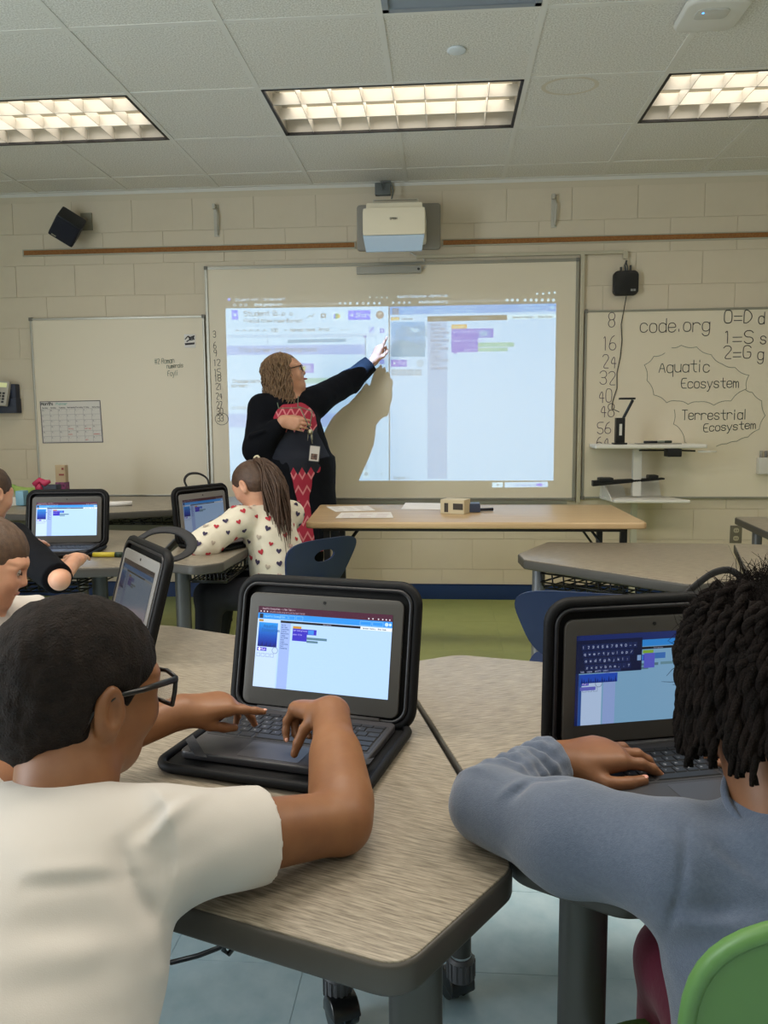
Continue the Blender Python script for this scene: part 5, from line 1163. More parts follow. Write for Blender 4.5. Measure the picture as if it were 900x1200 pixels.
# ---------------------------------------------------------------- girl in the grey blue sweater (front right)
H2 = .205; HM2 = frame((.352, .865, .893), (-.04, 1, -.22), s=H2)
SLf, SRf = V((.238, .805, .722)), V((.50, .80, .725)); EL2 = V((.052, .955, .700)); WL2 = V((.158, 1.092, .700)); ER2 = V((.60, .98, .70)); WR2 = V((.50, 1.12, .70))
S = SDF(.0028); head(S, HM2, H2)
S.chain([(.352, .78, .74), (.352, .81, .80), HM2 @ V((0, -.1, -.15))], [.056, .050, .056], .03)
S.chain([(.36, .77, .70), (.365, .73, .58), (.37, .70, .44)], [.075, .09, .10], .03).cone(SLf, SRf, .03, .03, .02)
S.cone(SLf, EL2, .036, .034, .02).cone(EL2, WL2, .034, .0255, .015).cone(SRf, ER2, .036, .034, .02).cone(ER2, WR2, .034, .025, .015)
S.chain([(.33, .70, .465), (.31, 1.01, .465), (.31, 1.05, .08)], [.05, .04, .03], .03).chain([(.44, .70, .455), (.46, 1.02, .455), (.46, 1.05, .08)], [.065, .05, .035], .03)
tl, n2 = hand(S, WL2, (.93, .40, .05), (-.05, -.18, 1), 'L', .174, [(.18, .32, .25), (.22, .4, .3), (.25, .45, .35), (.28, .45, .35)], [(.72, .62, -.2, .25), (.95, .12, -.12, .2), (1, -.05, -.06, .15)], .18)
tr, n3 = hand(S, WR2, (-.7, .7, 0), (0, 0, 1), 'R', .15, [(.3, .4, .3)]*4, [(.7, .6, -.2, .24), (.9, .1, -.2, .2), (1, 0, -.1, .14)], .15)
F2 = person(S, SK2, 'girl in a grey blue sweater with short twisted hair resting one hand on a keyboard')
nails(F2, tl[4:5], n2, .20, mat('nail_pink', 'e0a596', .28)); nails(F2, tl[:2], n2, .158, NAIL)
S = SDF(.0035)
S.ell((.362, .775, .66), (.142, .085, .11), .05).ell((.365, .735, .56), (.138, .10, .15), .05).ell((.37, .715, .46), (.15, .115, .10), .05)
S.cone(SLf+V((.02, 0, 0)), SRf-V((.02, 0, 0)), .048, .048, .05).cone((.355, .79, .755), (.355, .80, .768), .07, .06, .04)
S.cone(SLf, SLf+(EL2-SLf)*.5+V((0, 0, -.006)), .060, .058, .03).cone(SLf+(EL2-SLf)*.5+V((0, 0, -.006)), EL2, .058, .046, .03)
S.cyl(EL2, EL2+(WL2-EL2)*.93, .044, .032, .02).cone(SRf, ER2, .058, .046, .03).cyl(ER2, ER2+(WR2-ER2)*.9, .042, .032, .02)
ax_ = (WL2-EL2).normalized()
for i, tt in enumerate((.22, .36, .5, .62, .74, .85)):
    c = EL2+(WL2-EL2)*tt; u1 = V((0, 0, 1)); u2 = ax_.cross(u1); r_ = .0455-.012*tt
    S.chain([c+(u1*cos(a)+u2*sin(a))*r_+ax_*.006*sin(a*2+i*1.7) for a in np.linspace(-1.9, 1.9, 9)], [.002]+[.0045]*7+[.002], .012)
bk = (-.1, -.8, .6)
for (x0, y0, x1, y1, dp, w_) in ((818, 948, 812, 985, .005, .005), (812, 985, 803, 1040, .005, .004), (803, 1040, 785, 1100, .005, .004), (770, 950, 800, 985, -.003, .007), (785, 945, 808, 965, .004, .005), (780, 1080, 880, 1085, -.004, .01), (800, 1062, 890, 1066, .004, .009), (840, 990, 895, 1045, -.004, .007), (850, 985, 899, 1030, .003, .006), (775, 1110, 860, 1112, .003, .012), (720, 1000, 790, 1010, .002, .014)):
    S.groove(A_(x0, y0, .72), A_(x1, y1, .72), bk, dp, w_)
for (x0, y0, x1, y1, dp, w_) in ((600, 945, 625, 905, .006, .006), (625, 905, 665, 925, .005, .006), (585, 935, 612, 900, -.004, .006), (640, 940, 690, 930, -.002, .01), (560, 1000, 650, 1040, .002, .012)):
    S.groove(A_(x0, y0, .90), A_(x1, y1, .90), (0, -.5, .86), dp, w_)
S.disp(lambda X, Y, Z: .0016*vnoise(X, Y, Z*1.5, 50, 23)+.0008*vnoise(X, Y, Z, 140, 25))
S.build('sweater', mat('blue_grey_knit', '586376', .95, noise=(260, '4b566a', .25), bump=(700, .7, .0012), sheen=.35), F2)
MB().tube([(.355+.066*cos(a), .80+.058*sin(a), .790+.022*sin(a)) for a in np.linspace(0, 2*pi, 36)], .0042, 8, cap=False, flat=1.5).build('collar', mat('blue_grey_knit'), F2, True)
S = SDF(.006).chain([(.33, .69, .465), (.31, 1.0, .468), (.31, 1.05, .14)], [.066, .052, .042], .03).chain([(.44, .69, .45), (.46, 1.0, .46), (.46, 1.05, .14)], [.085, .062, .045], .03)
S.build('trousers', tshirt_mat('maroon_trousers', '7a1f3e'), F2)
for xx in (.31, .46): MB().box((xx, 1.08, .036), (.075, .2, .07), b=.025).build('shoe', BLACKP, F2, 40)
S = SDF(.0028); e = lambda c, r, k=.03, op='+': S.ell(c, [a*H2 for a in r], k*H2*4, op, M=HM2)
e((0, -.07, .15), (.40, .47, .41)); e((0, -.2, -.06), (.35, .32, .25), .06); e((0, .52, -.05), (.36, .27, .27), .02, '-')
for s_ in (-1, 1): e((s_*.45, .24, -.22), (.2, .2, .22), .02, '-')
S.disp(lambda X, Y, Z: .0022*vnoise(X, Y, Z, 190, 31)+.0022*vnoise(X, Y, Z, 90, 32)+.0012*vnoise(X, Y, Z, 430, 33))
HAIR2 = mat('hair_dark_brown', '0b0908', .88, noise=(50, '1c1512', .25), bump=(500, 1, .003), spec=.12)
S.build('hair', HAIR2, F2)
random.seed(3)
def twist(az, el, length, dro, rad):
    """one rope of hair: root on the head at (azimuth, elevation), then down"""
    rt_ = V((sin(az)*cos(el)*.40, -cos(az)*cos(el)*.47-.07, sin(el)*.42+.15)); pts = []
    for k in range(9):
        s_ = k/8; e2 = el-(el+.1)*min(1, s_*1.6); rr = 1+.05+.06*s_
        p = V((sin(az)*max(cos(e2), .2)*.42*rr, -cos(az)*max(cos(e2), .2)*.49*rr-.07, sin(e2)*.43*rr+.15))
        if s_ > .55: p = V((p.x*(1+.03*(s_-.55)), p.y, .15+sin(-.1)*.43-(s_-.55)/.45*length))
        pts.append(p)
    wob = random.uniform(0, 6); dense = []
    for a, b in zip(pts[:-1], pts[1:]):
        for j in range(5): dense.append(a*(1-j/5)+b*(j/5))
    dense.append(pts[-1]); dense = [HM2 @ (p+V((.012*sin(i*.35+wob), .012*cos(i*.3+wob), 0))) for i, p in enumerate(dense)]
    mb = MB(); n = len(dense)
    for ph in (0, pi):
        q = []
        for i, p in enumerate(dense):
            t_ = (dense[min(i+1, n-1)]-dense[max(i-1, 0)]).normalized(); a_ = t_.cross(V((.3, .9, .1))).normalized(); b_ = t_.cross(a_); an = i*.62+ph
            q.append(p+(a_*cos(an)+b_*sin(an))*rad*.5)
        mb.tube(q, [rad*.78*(1 if i < n-4 else .55+.12*(n-1-i)) for i in range(n)], 7)
    mb.build('hair_twist', HAIR2, F2, True)
for ring_, (el, n_, ln) in enumerate(((1.0, 10, .34), (.6, 20, .40), (.3, 26, .44), (.05, 26, .50))):
    for i in range(n_):
        az = -2.1+4.2*(i+.5*(ring_ % 2))/n_+random.uniform(-.06, .06)
        twist(az, el+random.uniform(-.08, .08), ln+random.uniform(-.08, .05), 0, .0050+.0009*random.random())
def frizz(i):
    az, el = random.uniform(-2.2, 2.2), random.uniform(-.35, 1.5); n_ = V((sin(az)*cos(el), -cos(az)*cos(el), sin(el)))
    p = V((n_.x*.41, n_.y*.48-.07, n_.z*.42+.15)); a = V((random.gauss(0, 1), random.gauss(0, 1), random.gauss(0, 1)))*.03
    a *= .6; return [HM2 @ p, HM2 @ (p+n_*.02+a), HM2 @ (p+n_*.03+a*2.0), HM2 @ (p+n_*.025+a*3.0)], [1, 1, .8, .5]
strands(2200, frizz, .0004, 'stray_hair', HAIR2, F2, 3, kind='stuff')
eyes(F2, HM2, H2)

# ---------------------------------------------------------------- teacher pointing at the board
HT = .228; TSH = V((-.027, .14, .008)); HMT = frame((-.912, 4.62, 1.475), (.96, .12, .22), s=HT)
RS, RE, RW = V((-1.04, 4.52, 1.26)), V((-1.06, 4.43, 1.02)), V((-.90, 4.385, 1.185)); LS, LE, LW = V((-.765, 4.70, 1.30)), atY(409, 448, 5.09)-TSH, atY(438, 423, 5.135)-TSH
S = SDF(.0045); head(S, HMT, HT, jaw=1.15)
S.chain([(-.92, 4.62, 1.24), (-.925, 4.62, 1.33), HMT @ V((0, -.08, -.2))], [.075, .06, .066], .03).ell(HMT @ V((0, .14, -.42)), (.05, .05, .035), .03)
S.chain([(-.91, 4.60, 1.2), (-.89, 4.60, .95), (-.88, 4.62, .72)], [.14, .17, .16], .08).cone(RS, LS, .055, .055, .05)
S.chain([RS, RE, RW], [.055, .045, .028], .03).chain([LS, LE, LW], [.055, .045, .028], .03)
for xx in (-.97, -.80): S.chain([(xx, 4.63, .72), (xx, 4.66, .40), (xx, 4.68, .08), (xx, 4.60, .04)], [.10, .06, .042, .035], .03)
hand(S, LW, (.36, .04, .90), (-.75, -.6, .3), 'L', .185, [(.0, .05, .05), (1.2, 1.2, .6), (1.3, 1.3, .7), (1.3, 1.3, .7)], [(.6, .45, -.4, .22), (.8, -.1, -.4, .18), (.7, -.5, -.3, .12)], .1, k=.014)
hand(S, RW, (.92, -.05, -.18), (-.1, -1, .15), 'R', .175, [(.2, .3, .2), (.25, .35, .3), (.3, .4, .3), (.35, .5, .3)], [(.8, .4, -.2, .22), (.9, .1, -.2, .18), (1, 0, -.1, .14)], .12, k=.014)
TP = person(S, SKL, 'woman in a long dark cardigan and red patterned dress pointing at the projected screen'); TP.location = TSH
DRESS = bpy.data.materials.new('patterned_dress'); DRESS.use_nodes = True; nt = DRESS.node_tree; N = nt.nodes; L = nt.links
tc = N.new('ShaderNodeTexCoord'); sp = N.new('ShaderNodeSeparateXYZ'); L.new(tc.outputs['Object'], sp.inputs[0])
tri = mth('PINGPONG', sp.outputs[0], .024); zz = mth('MULTIPLY_ADD', tri, 1.9, sp.outputs[2]); zz2 = mth('MULTIPLY_ADD', tri, -1.9, sp.outputs[2])
red = mth('MAXIMUM', mth('GREATER_THAN', zz, 1.165), mth('LESS_THAN', zz2, .875))
mx = N.new('ShaderNodeMix'); mx.data_type = 'RGBA'; mx.inputs['A'].default_value = (*lin('141a2a'), 1); mx2 = N.new('ShaderNodeMix'); mx2.data_type = 'RGBA'
mx2.inputs['A'].default_value = (*lin('b02a44'), 1); mx2.inputs['B'].default_value = (*lin('dd8a90'), 1)
L.new(mth('LESS_THAN', mth('PINGPONG', zz, .045), .009), mx2.inputs['Factor']); L.new(mx2.outputs['Result'], mx.inputs['B']); L.new(red, mx.inputs['Factor']); L.new(mx.outputs['Result'], N['Principled BSDF'].inputs['Base Color']); N['Principled BSDF'].inputs['Roughness'].default_value = .8
S = SDF(.006)
S.ell((-.91, 4.585, 1.14), (.19, .155, .20), .08).ell((-.87, 4.58, .93), (.215, .19, .22), .1).cyl((-.87, 4.60, .42), (-.87, 4.60, .95), .235, .20, .08)
S.sph((-.89, 4.53, 1.36), .082, .02, '-'); S.build('dress', DRESS, TP)
S = SDF(.005)
S.ell((-.91, 4.61, 1.14), (.195, .165, .215), .08).ell((-.875, 4.60, .93), (.225, .20, .24), .1).cyl((-.87, 4.615, .44), (-.875, 4.615, .95), .262, .225, .08)
S.cone(RS, LS, .078, .078, .06).chain([RS, RE], [.085, .085], .04).chain([RE, RE*.25+RW*.75], [.08, .056], .03)
S.cone(LS, LE, .09, .076, .05).cyl(LE, LE*.12+LW*.88, .072, .056, .03)
S.chain([(-.885, 4.40, 1.33), (-.83, 4.35, 1.20), (-.80, 4.34, 1.05), (-.765, 4.33, .8), (-.75, 4.33, .4)], [.05, .07, .075, .085, .09], .02, '-')
S.sph((-.90, 4.56, 1.38), .085, .02, '-')
S.chain([(-.98, 4.42, 1.16), (-1.0, 4.40, 1.0), (-.99, 4.39, .7)], [.008, .01, .01], .03); S.chain([(-1.08, 4.36, 1.10), (-1.0, 4.34, 1.13)], [.01, .004], .03)
S.disp(lambda X, Y, Z: .004*vnoise(X*1.3, Y*1.3, Z*.5, 32, 41)+.0012*vnoise(X, Y, Z, 110, 42))
COAT = mat('dark_knit', '0b0e16', .9, bump=(160, .6, .002), spec=.2); S.build('cardigan', COAT, TP)
S = SDF(.006)
for xx in (-.97, -.80): S.chain([(xx, 4.63, .5), (xx, 4.66, .35), (xx, 4.68, .1)], [.10, .075, .06], .03)
S.build('trousers', COAT, TP)
for xx in (-.97, -.80): MB().box((xx, 4.60, .036), (.095, .26, .07), b=.03).build('shoe', BLACKP, TP, 40)
S = SDF(.004); e = lambda c, r, k=.03, op='+': S.ell(c, [a*HT for a in r], k*HT*4, op, M=HMT)
e((0, -.10, .16), (.37, .42, .37)); e((0, -.24, -.2), (.36, .26, .45), .08); e((0, -.32, -.6), (.36, .18, .40), .08); e((0, .5, -.02), (.33, .30, .36), .02, '-'); e((0, .45, -.5), (.3, .36, .3), .02, '-')
S.disp(lambda X, Y, Z: .004*vnoise(X, Y, Z*.5, 120, 51)+.002*vnoise(X, Y, Z*.4, 260, 52))
HAIRT = mat('hair_light_brown', 'a98a66', .5, noise=(45, '6a5040', .3), bump=(200, .8, .003)); S.build('hair', HAIRT, TP)
random.seed(11)
def wavy(i):
    az = random.uniform(-1.95, 1.95); pts = []; ph = random.uniform(0, 6.3); am = random.uniform(.03, .075); ln = random.uniform(.75, 1.35); ex = random.uniform(.98, 1.2)
    for k in range(16):
        s_ = k/15; el = 1.3-1.7*min(1, s_*2.2)
        if s_ < .45: p = V((sin(az)*cos(el)*.41*ex, -cos(az)*cos(el)*.46*ex-.1, sin(el)*.40+.16))
        else:
            b_ = V((sin(az)*.41*ex, -cos(az)*.46*ex-.1, 0)); d_ = (s_-.45)/.55; p = V((b_.x*(1+.25*d_), b_.y*(1+.1*d_)-.10*d_, .0-ln*d_))
        w_ = am*min(1, s_*3); p += V((w_*sin(s_*22+ph), w_*cos(s_*19+ph*1.7), 0)); pts.append(HMT @ p)
    return pts, [.6]+[1]*11+[.9, .7, .5, .3]
strands(420, wavy, .0028, 'hair_strands', HAIRT, TP, 4, kind='stuff')
L_ = lambda *p: HMT @ V(p); g = MB()
for s_ in (-1, 1):
    g.tube([L_(s_*(.16+a*.125), .43-.03*abs(a), .01+b*.08) for a, b in [(-1, .9), (0, 1), (1, .9), (1, 0), (.8, -.9), (0, -1), (-.8, -.9), (-1, 0), (-1, .9)]], .0022, 6, cap=False).tube([L_(s_*.285, .41, .07), L_(s_*.37, .1, .06), L_(s_*.37, -.05, .03)], .0028, 6)
g.tube([L_(-.03, .44, .03), L_(.03, .44, .03)], .002, 6).build('glasses', gm, TP, True)
eyes(TP, HMT, HT, '4a5a68'); e_ = SDF(.002).ell(L_(0, .395, -.262), (.02, .006, .006), .002).mesh('lips'); obj('lips', e_, mat('lip_pink', 'b8655f', .4), TP)
fr = lambda x, y, d: atY(x, y, d+TSH.y)-TSH
MB().tube([(-.965, 4.53, 1.33), (-.93, 4.43, 1.26), fr(352, 478, 4.395), fr(362, 500, 4.36)], .003).tube([(-.83, 4.52, 1.33), (-.82, 4.44, 1.27), fr(366, 482, 4.39), fr(363, 500, 4.36)], .003).build('lanyard', mat('lanyard_green', '6f7f6a', .6), TP, True)
k1 = fr(364, 506, 4.35); MB().lathe([(0, 0), (.014, .002), (.016, .01), (.012, .018), (0, .02)], 14, FR(k1, (1, 0, 0), (0, 0, 1), (0, -1, 0))).tube([k1, fr(366, 520, 4.345)], .003).tube([k1+V((-.012, -.01, -.004)), k1+V((-.016, -.012, -.05))], .004, flat=.4).tube([k1+V((.008, -.01, -.004)), k1+V((.014, -.014, -.045))], .004, flat=.4).build('keys', mat('key_metal', 'a9a48c', .3, .9), TP, True)
b1 = fr(368.5, 531.5, 4.34); m_ = FR(b1, V((1, .1, -.12)).normalized(), V((.12, 0, 1)).normalized(), V((.1, -1, 0)).normalized())
bd = MB().slab(rrect(.062, .094, .006), -.002, .002, M=m_).build('id_badge', mat('badge_dark', '45464a', .4), TP)
MB().slab(rrect(.054, .084, .003), .002, .0028, M=m_).build('card', mat('card_white', 'd9d4cf', .5), bd); MB().slab(rrect(.036, .034, .002, 3, 0, -.018), .0028, .0034, M=m_).build('photo', mat('badge_photo', '8f6f62', .5, noise=(90, '4b3a38', .12)), bd)

# ---------------------------------------------------------------- girl with the ponytail
H3 = .2; HM3 = frame((-.838, 3.40, .915), (-.84, .34, -.52), s=H3)
LS3, RS3 = V((-.865, 3.285, .775)), V((-.69, 3.50, .775)); LE3, LW3 = V((-.985, 3.165, .690)), V((-.985, 3.30, .695)); RE3, RW3 = V((-.84, 3.62, .70)), V((-.98, 3.46, .69))
S = SDF(.0036); head(S, HM3, H3)
S.chain([(-.775, 3.40, .77), (-.79, 3.40, .82), HM3 @ V((0, -.1, -.15))], [.05, .043, .05], .03)
S.chain([(-.77, 3.40, .74), (-.72, 3.42, .6), (-.70, 3.42, .47)], [.08, .09, .10], .05).cone(LS3, RS3, .04, .04, .03)
S.chain([LS3, LE3, LW3], [.038, .032, .022], .02).chain([RS3, RE3, RW3], [.038, .032, .022], .02)
S.chain([(-.74, 3.34, .46), (-.99, 3.20, .46), (-1.0, 3.18, .09)], [.06, .048, .032], .03).chain([(-.72, 3.48, .46), (-.99, 3.42, .46), (-1.03, 3.42, .09)], [.06, .048, .032], .03)
hand(S, LW3, (-.05, .8, .15), (0, -.2, 1), 'L', .13, [(.2, .4, .3)]*4, [(.7, .6, -.2, .24), (.9, .1, -.2, .2), (1, 0, -.1, .14)], .15)
hand(S, RW3, (-.8, -.35, .1), (0, -.2, 1), 'R', .13, [(.2, .4, .3)]*4, [(.7, .6, -.2, .24), (.9, .1, -.2, .2), (1, 0, -.1, .14)], .15)
G3 = person(S, SKL, 'girl with a brown ponytail in a cream sweater printed with hearts')
S = SDF(.0045)
S.ell((-.765, 3.395, .70), (.115, .135, .12), .05).ell((-.73, 3.40, .58), (.125, .145, .14), .05).ell((-.71, 3.41, .49), (.13, .15, .09), .05).cone(LS3, RS3, .052, .052, .05).cone((-.775, 3.40, .79), (-.78, 3.40, .80), .06, .052, .04)
S.chain([LS3, LE3], [.06, .062], .03).cyl(LE3, LE3*.2+LW3*.8, .058, .036, .03).chain([RS3, RE3], [.06, .058], .03).cyl(RE3, RE3*.2+RW3*.8, .052, .034, .03)
S.disp(lambda X, Y, Z: .0035*vnoise(X, Y, Z, 50, 61)+.0012*vnoise(X, Y, Z, 120, 62))
sw = S.build('sweater', mat('cream_knit', 'e4dcc8', .92, bump=(300, .5, .0015), sheen=.3), G3)
# hearts printed on the sweater
me = sw.data; nf = len(me.polygons); cen = np.zeros(nf*3, np.float32); nor = np.zeros(nf*3, np.float32); me.polygons.foreach_get('center', cen); me.polygons.foreach_get('normal', nor); cen = cen.reshape(-1, 3); nor = nor.reshape(-1, 3)
rs = np.random.RandomState(4); chosen = []
for i in rs.permutation(nf)[:6000]:
    if all(np.linalg.norm(cen[i]-cen[j]) > .045 for j in chosen): chosen.append(i)
    if len(chosen) > 190: break
hp = [(0, -.9), (.45, -.45), (.85, .05), (.95, .5), (.7, .85), (.35, .85), (0, .5), (-.35, .85), (-.7, .85), (-.95, .5), (-.85, .05), (-.45, -.45)]
hm = {c: MB() for c in ('b8323f', '3b3350', 'b9ab9c', 'c9a9a0')}
for q_, i in enumerate(chosen):
    n_ = V(nor[i]); c = V(cen[i]); 
    if n_.length < .5: continue
    r_ = n_.cross(V((0, 0, 1))); r_ = r_.normalized() if r_.length > .1 else V((1, 0, 0)); u_3 = r_.cross(n_)*-1
    if u_3.z < 0: u_3 = -u_3
    sz = rs.uniform(.0095, .0145); an = rs.uniform(-.5, .5); col = ('b8323f', '3b3350', 'b9ab9c', 'b8323f', '3b3350', 'c9a9a0')[q_ % 6]; off = n_*.0022
    hm[col].add([c+off+n_*.0018]+[c+off+(r_*(a*cos(an)-b*sin(an))+u_3*(a*sin(an)+b*cos(an)))*sz for a, b in hp], [(0, k+1, (k+1) % 12+1) for k in range(12)])
for c_, m in hm.items(): m.build('heart_print', mat('print_'+c_, c_, .8), sw, kind='stuff')
S = SDF(.006).chain([(-.72, 3.34, .45), (-.98, 3.20, .465), (-1.0, 3.18, .14)], [.085, .06, .045], .03).chain([(-.70, 3.48, .45), (-.98, 3.42, .465), (-1.03, 3.42, .14)], [.085, .06, .045], .03); S.build('trousers', mat('black_trousers', '10121a', .9), G3)
for p_ in ((-1.03, 3.17), (-1.06, 3.42)): MB().box((p_[0], p_[1], .036), (.19, .075, .07), b=.025).build('shoe', BLACKP, G3, 40)
HAIR3 = mat('hair_brown', '3d2a20', .5, noise=(60, '5d4433', .3), bump=(300, .6, .002))
S = SDF(.003); e = lambda c, r, k=.03, op='+': S.ell(c, [a*H3 for a in r], k*H3*4, op, M=HM3)
e((0, -.06, .14), (.375, .45, .38)); e((0, -.2, -.1), (.30, .26, .2), .06); e((0, .52, -.08), (.36, .25, .32), .02, '-')
for s_ in (-1, 1): e((s_*.42, .08, -.13), (.13, .16, .17), .015, '-'); e((s_*.40, .32, -.22), (.2, .16, .3), .02, '-')
S.disp(lambda X, Y, Z: .0008*vnoise(X, Y, Z, 400, 71)); S.build('hair', HAIR3, G3)
tie = HM3 @ V((0, -.40, .40)); tipp = V((-.70, 3.33, .70))
random.seed(21)
def pony(i):
    a = random.uniform(0, 6.28); r_ = random.random()**.5; ln = random.uniform(.82, 1.15); pts = []
    for k in range(12):
        s_ = k/11*ln; c = tie*(1-s_)**2+(tie+V((.085, -.05, .015)))*2*s_*(1-s_)+tipp*s_**2
        w_ = (.012+.07*min(1, s_*1.6)*(1-.35*s_))*r_; pts.append(c+V((cos(a)*w_*.9, sin(a)*w_*.8, .006*sin(a*3)))+V((.006*sin(s_*11+a*4), .006*cos(s_*10+i), 0)))
    return pts, [1]*8+[.9, .7, .5, .3]
strands(260, pony, .0034, 'ponytail', HAIR3, G3, 4, kind='stuff')
MB().tube([tie+V((.012*cos(a), .012*sin(a)*.5, .016*sin(a))) for a in np.linspace(0, 6.28, 16)], .005, 8, cap=False).build('hair_tie', mat('tie_cream', 'cfc6a8', .6), G3, True)
eyes(G3, HM3, H3)

# ---------------------------------------------------------------- boy in navy at the left edge
H4 = .205; HM4 = frame((-1.715, 2.86, .925), (.42, .88, -.25), s=H4)
RS4, RE4, RW4 = V((-1.56, 2.74, .765)), atZ(70, 680, .690), atZ(89, 656, .712); LS4, LE4, LW4 = V((-1.86, 2.78, .745)), V((-1.90, 2.98, .70)), V((-1.72, 3.08, .70))
S = SDF(.0036); head(S, HM4, H4)
S.chain([(-1.72, 2.79, .74), (-1.725, 2.81, .83), HM4 @ V((0, -.08, -.2))], [.045, .047, .05], .02)
S.chain([(-1.71, 2.78, .70), (-1.72, 2.71, .60), (-1.73, 2.65, .46)], [.06, .08, .09], .03).cone(RS4, LS4, .028, .028, .02).chain([RS4, RE4, RW4], [.042, .028, .023], .02).chain([LS4, LE4, LW4], [.042, .035, .025], .02)
S.chain([(-1.67, 2.60, .44), (-1.66, 2.90, .44), (-1.66, 2.95, .08)], [.065, .05, .035], .03).chain([(-1.79, 2.60, .44), (-1.82, 2.90, .44), (-1.82, 2.95, .08)], [.065, .05, .035], .03)
hand(S, RW4, atZ(97, 633, .705)-atZ(89, 656, .712), (.1, -.25, 1), 'R', .155, [(.0, .25, .2), (.05, .3, .2), (.05, .3, .25), (.1, .35, .25)], [(.5, .85, -.1, .22), (.7, .6, -.1, .2), (.8, .5, -.1, .15)], .42)
hand(S, LW4, (.3, .9, 0), (0, -.2, 1), 'L', .145, [(.2, .4, .3)]*4, [(.7, .6, -.2, .24), (.9, .1, -.2, .2), (1, 0, -.1, .14)], .15)
B1 = person(S, SKL, 'boy in a navy shirt at the left edge typing on the bright laptop')
NV = mat('navy_cotton', '090b12', .92, bump=(120, .3, .002), spec=.2)
S = SDF(.005).ell((-1.70, 2.77, .68), (.16, .10, .12), .05).ell((-1.73, 2.68, .55), (.155, .12, .16), .05).ell((-1.73, 2.64, .46), (.16, .13, .1), .05).cone(RS4, LS4, .054, .054, .05).cone((-1.73, 2.78, .78), (-1.73, 2.79, .80), .066, .064, .04)
S.cyl(RS4, RS4*.04+RE4*.96, .064, .05, .03).cyl(LS4, LS4*.2+LE4*.8, .062, .056, .03).disp(lambda X, Y, Z: .003*vnoise(X, Y, Z, 50, 81))
S.chain([(-1.67, 2.60, .43), (-1.66, 2.88, .445), (-1.66, 2.94, .14)], [.085, .062, .048], .03).chain([(-1.79, 2.60, .43), (-1.82, 2.88, .445), (-1.82, 2.94, .14)], [.085, .062, .048], .03)
S.build('clothes', NV, B1); MB().tube([(-1.73+.064*cos(a), 2.792+.058*sin(a), .812+.02*sin(a)) for a in np.linspace(0, 6.28, 30)], .014, 8, cap=False).build('collar', NV, B1, True)
for xx in (-1.66, -1.82): MB().box((xx, 2.98, .036), (.075, .2, .07), b=.025).build('shoe', BLACKP, B1, 40)
def shorthair(M, H, m, p, seed, fringe=.3):
    S = SDF(.0026); e = lambda c, r, k=.03, op='+': S.ell(c, [a*H for a in r], k*H*4, op, M=M)
    e((0, -.07, .15), (.375, .46, .385)); e((0, -.2, -.06), (.31, .28, .22), .06); e((0, .53, -.13+fringe*-.0), (.4, .25, .29), .02, '-')
    for s_ in (-1, 1): e((s_*.42, .05, -.14), (.12, .12, .16), .015, '-'); e((s_*.42, .30, -.2), (.25, .15, .27), .02, '-')
    S.disp(lambda X, Y, Z: .0014*vnoise(X, Y, Z*.4, 300, seed)+.0012*vnoise(X, Y, Z*.5, 150, seed+1)); return S.build('hair', m, p)
shorthair(HM4, H4, mat('hair_short_brown', '3f2f25', .6, noise=(90, '5a4434', .3), bump=(350, .6, .002)), B1, 91); eyes(B1, HM4, H4)

# ---------------------------------------------------------------- boy seen in profile at the left edge
H5 = .208; HM5 = frame((-1.062, 1.75, .862), (.92, .38, -.36), s=H5)
RS5, RE5, RW5 = V((-1.07, 1.60, .70)), V((-.98, 1.50, .69)), V((-.86, 1.585, .70)); LS5, LE5, LW5 = V((-1.10, 1.86, .70)), V((-1.02, 1.98, .69)), V((-.93, 1.86, .70))
S = SDF(.0024).cone((0, 0, -99), (0, 0, -99), .001) if False else SDF(.003); head(S, HM5, H5)
S.chain([(-1.10, 1.74, .70), (-1.09, 1.745, .76), HM5 @ V((0, -.1, -.2))], [.055, .046, .05], .03)
S.chain([(-1.12, 1.74, .66), (-1.18, 1.73, .56), (-1.22, 1.72, .46)], [.08, .095, .10], .05).cone(RS5, LS5, .04, .04, .04).chain([RS5, RE5, RW5], [.04, .033, .024], .02).chain([LS5, LE5, LW5], [.04, .033, .024], .02)
S.chain([(-1.24, 1.66, .45), (-.95, 1.66, .45), (-.92, 1.66, .08)], [.065, .05, .035], .03).chain([(-1.24, 1.80, .45), (-.95, 1.82, .45), (-.92, 1.82, .08)], [.065, .05, .035], .03)
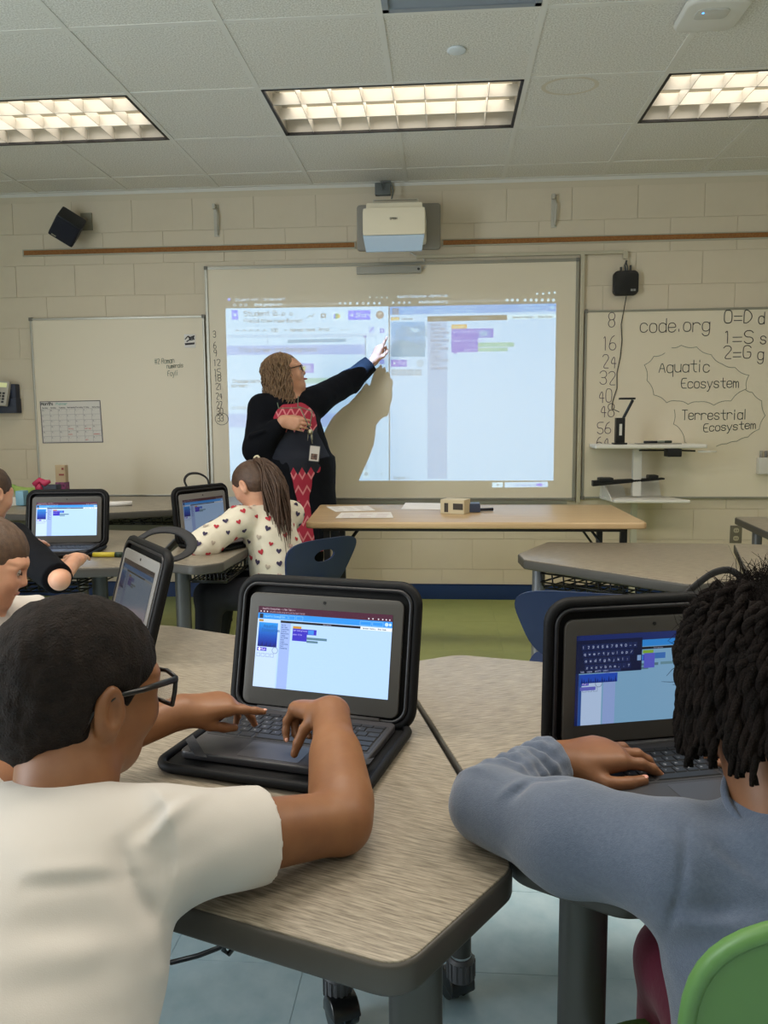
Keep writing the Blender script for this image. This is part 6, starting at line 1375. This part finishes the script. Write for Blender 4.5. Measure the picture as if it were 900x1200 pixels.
hand(S, RW5, (.75, .6, 0), (0, -.1, 1), 'R', .14, [(.2, .4, .3)]*4, [(.7, .6, -.2, .24), (.9, .1, -.2, .2), (1, 0, -.1, .14)], .15)
hand(S, LW5, (.9, -.4, 0), (0, -.1, 1), 'L', .14, [(.2, .4, .3)]*4, [(.7, .6, -.2, .24), (.9, .1, -.2, .2), (1, 0, -.1, .14)], .15)
B2 = person(S, SKL, 'boy with light brown hair seen in profile looking down at the left edge')
S = SDF(.005).ell((-1.13, 1.74, .63), (.10, .145, .12), .05).ell((-1.19, 1.73, .53), (.12, .15, .13), .05).cone(RS5, LS5, .052, .052, .05).cone((-1.105, 1.74, .72), (-1.10, 1.745, .745), .064, .058, .04)
S.cyl(RS5, RS5*.3+RE5*.7, .056, .05, .03).cyl(LS5, LS5*.3+LE5*.7, .056, .05, .03).disp(lambda X, Y, Z: .0025*vnoise(X, Y, Z, 50, 101)); S.build('shirt', tshirt_mat('white_cotton', 'c4bfb8'), B2)
S = SDF(.006).chain([(-1.22, 1.66, .45), (-.95, 1.66, .455), (-.92, 1.66, .14)], [.085, .06, .045], .03).chain([(-1.22, 1.80, .45), (-.95, 1.82, .455), (-.92, 1.82, .14)], [.085, .06, .045], .03); S.build('trousers', NV, B2)
for yy_ in (1.66, 1.82): MB().box((-.89, yy_, .036), (.2, .075, .07), b=.025).build('shoe', BLACKP, B2, 40)
shorthair(HM5, H5, mat('hair_light', '6a5342', .6, noise=(90, '46362b', .3), bump=(350, .6, .002)), B2, 95); eyes(B2, HM5, H5)
e_ = SDF(.0015).ell(HM5 @ V((0, .378, -.262)), (.006, .018, .0045), .002).mesh('lips'); obj('lips', e_, mat('lip_soft', 'c07f70', .45), B2)
for s_ in (-1, 1): MB().tube([HM5 @ V((s_*.07, .375, .012)), HM5 @ V((s_*.125, .388, -.012)), HM5 @ V((s_*.185, .355, .008))], .0011, 6).build('eyelash', mat('lash', '2c211b', .7), B2, True); MB().tube([HM5 @ V((s_*.06, .375, .095)), HM5 @ V((s_*.13, .375, .115)), HM5 @ V((s_*.2, .33, .10))], [.001, .0022, .001], 6).build('eyebrow', mat('brow', '6a5342'), B2, True)
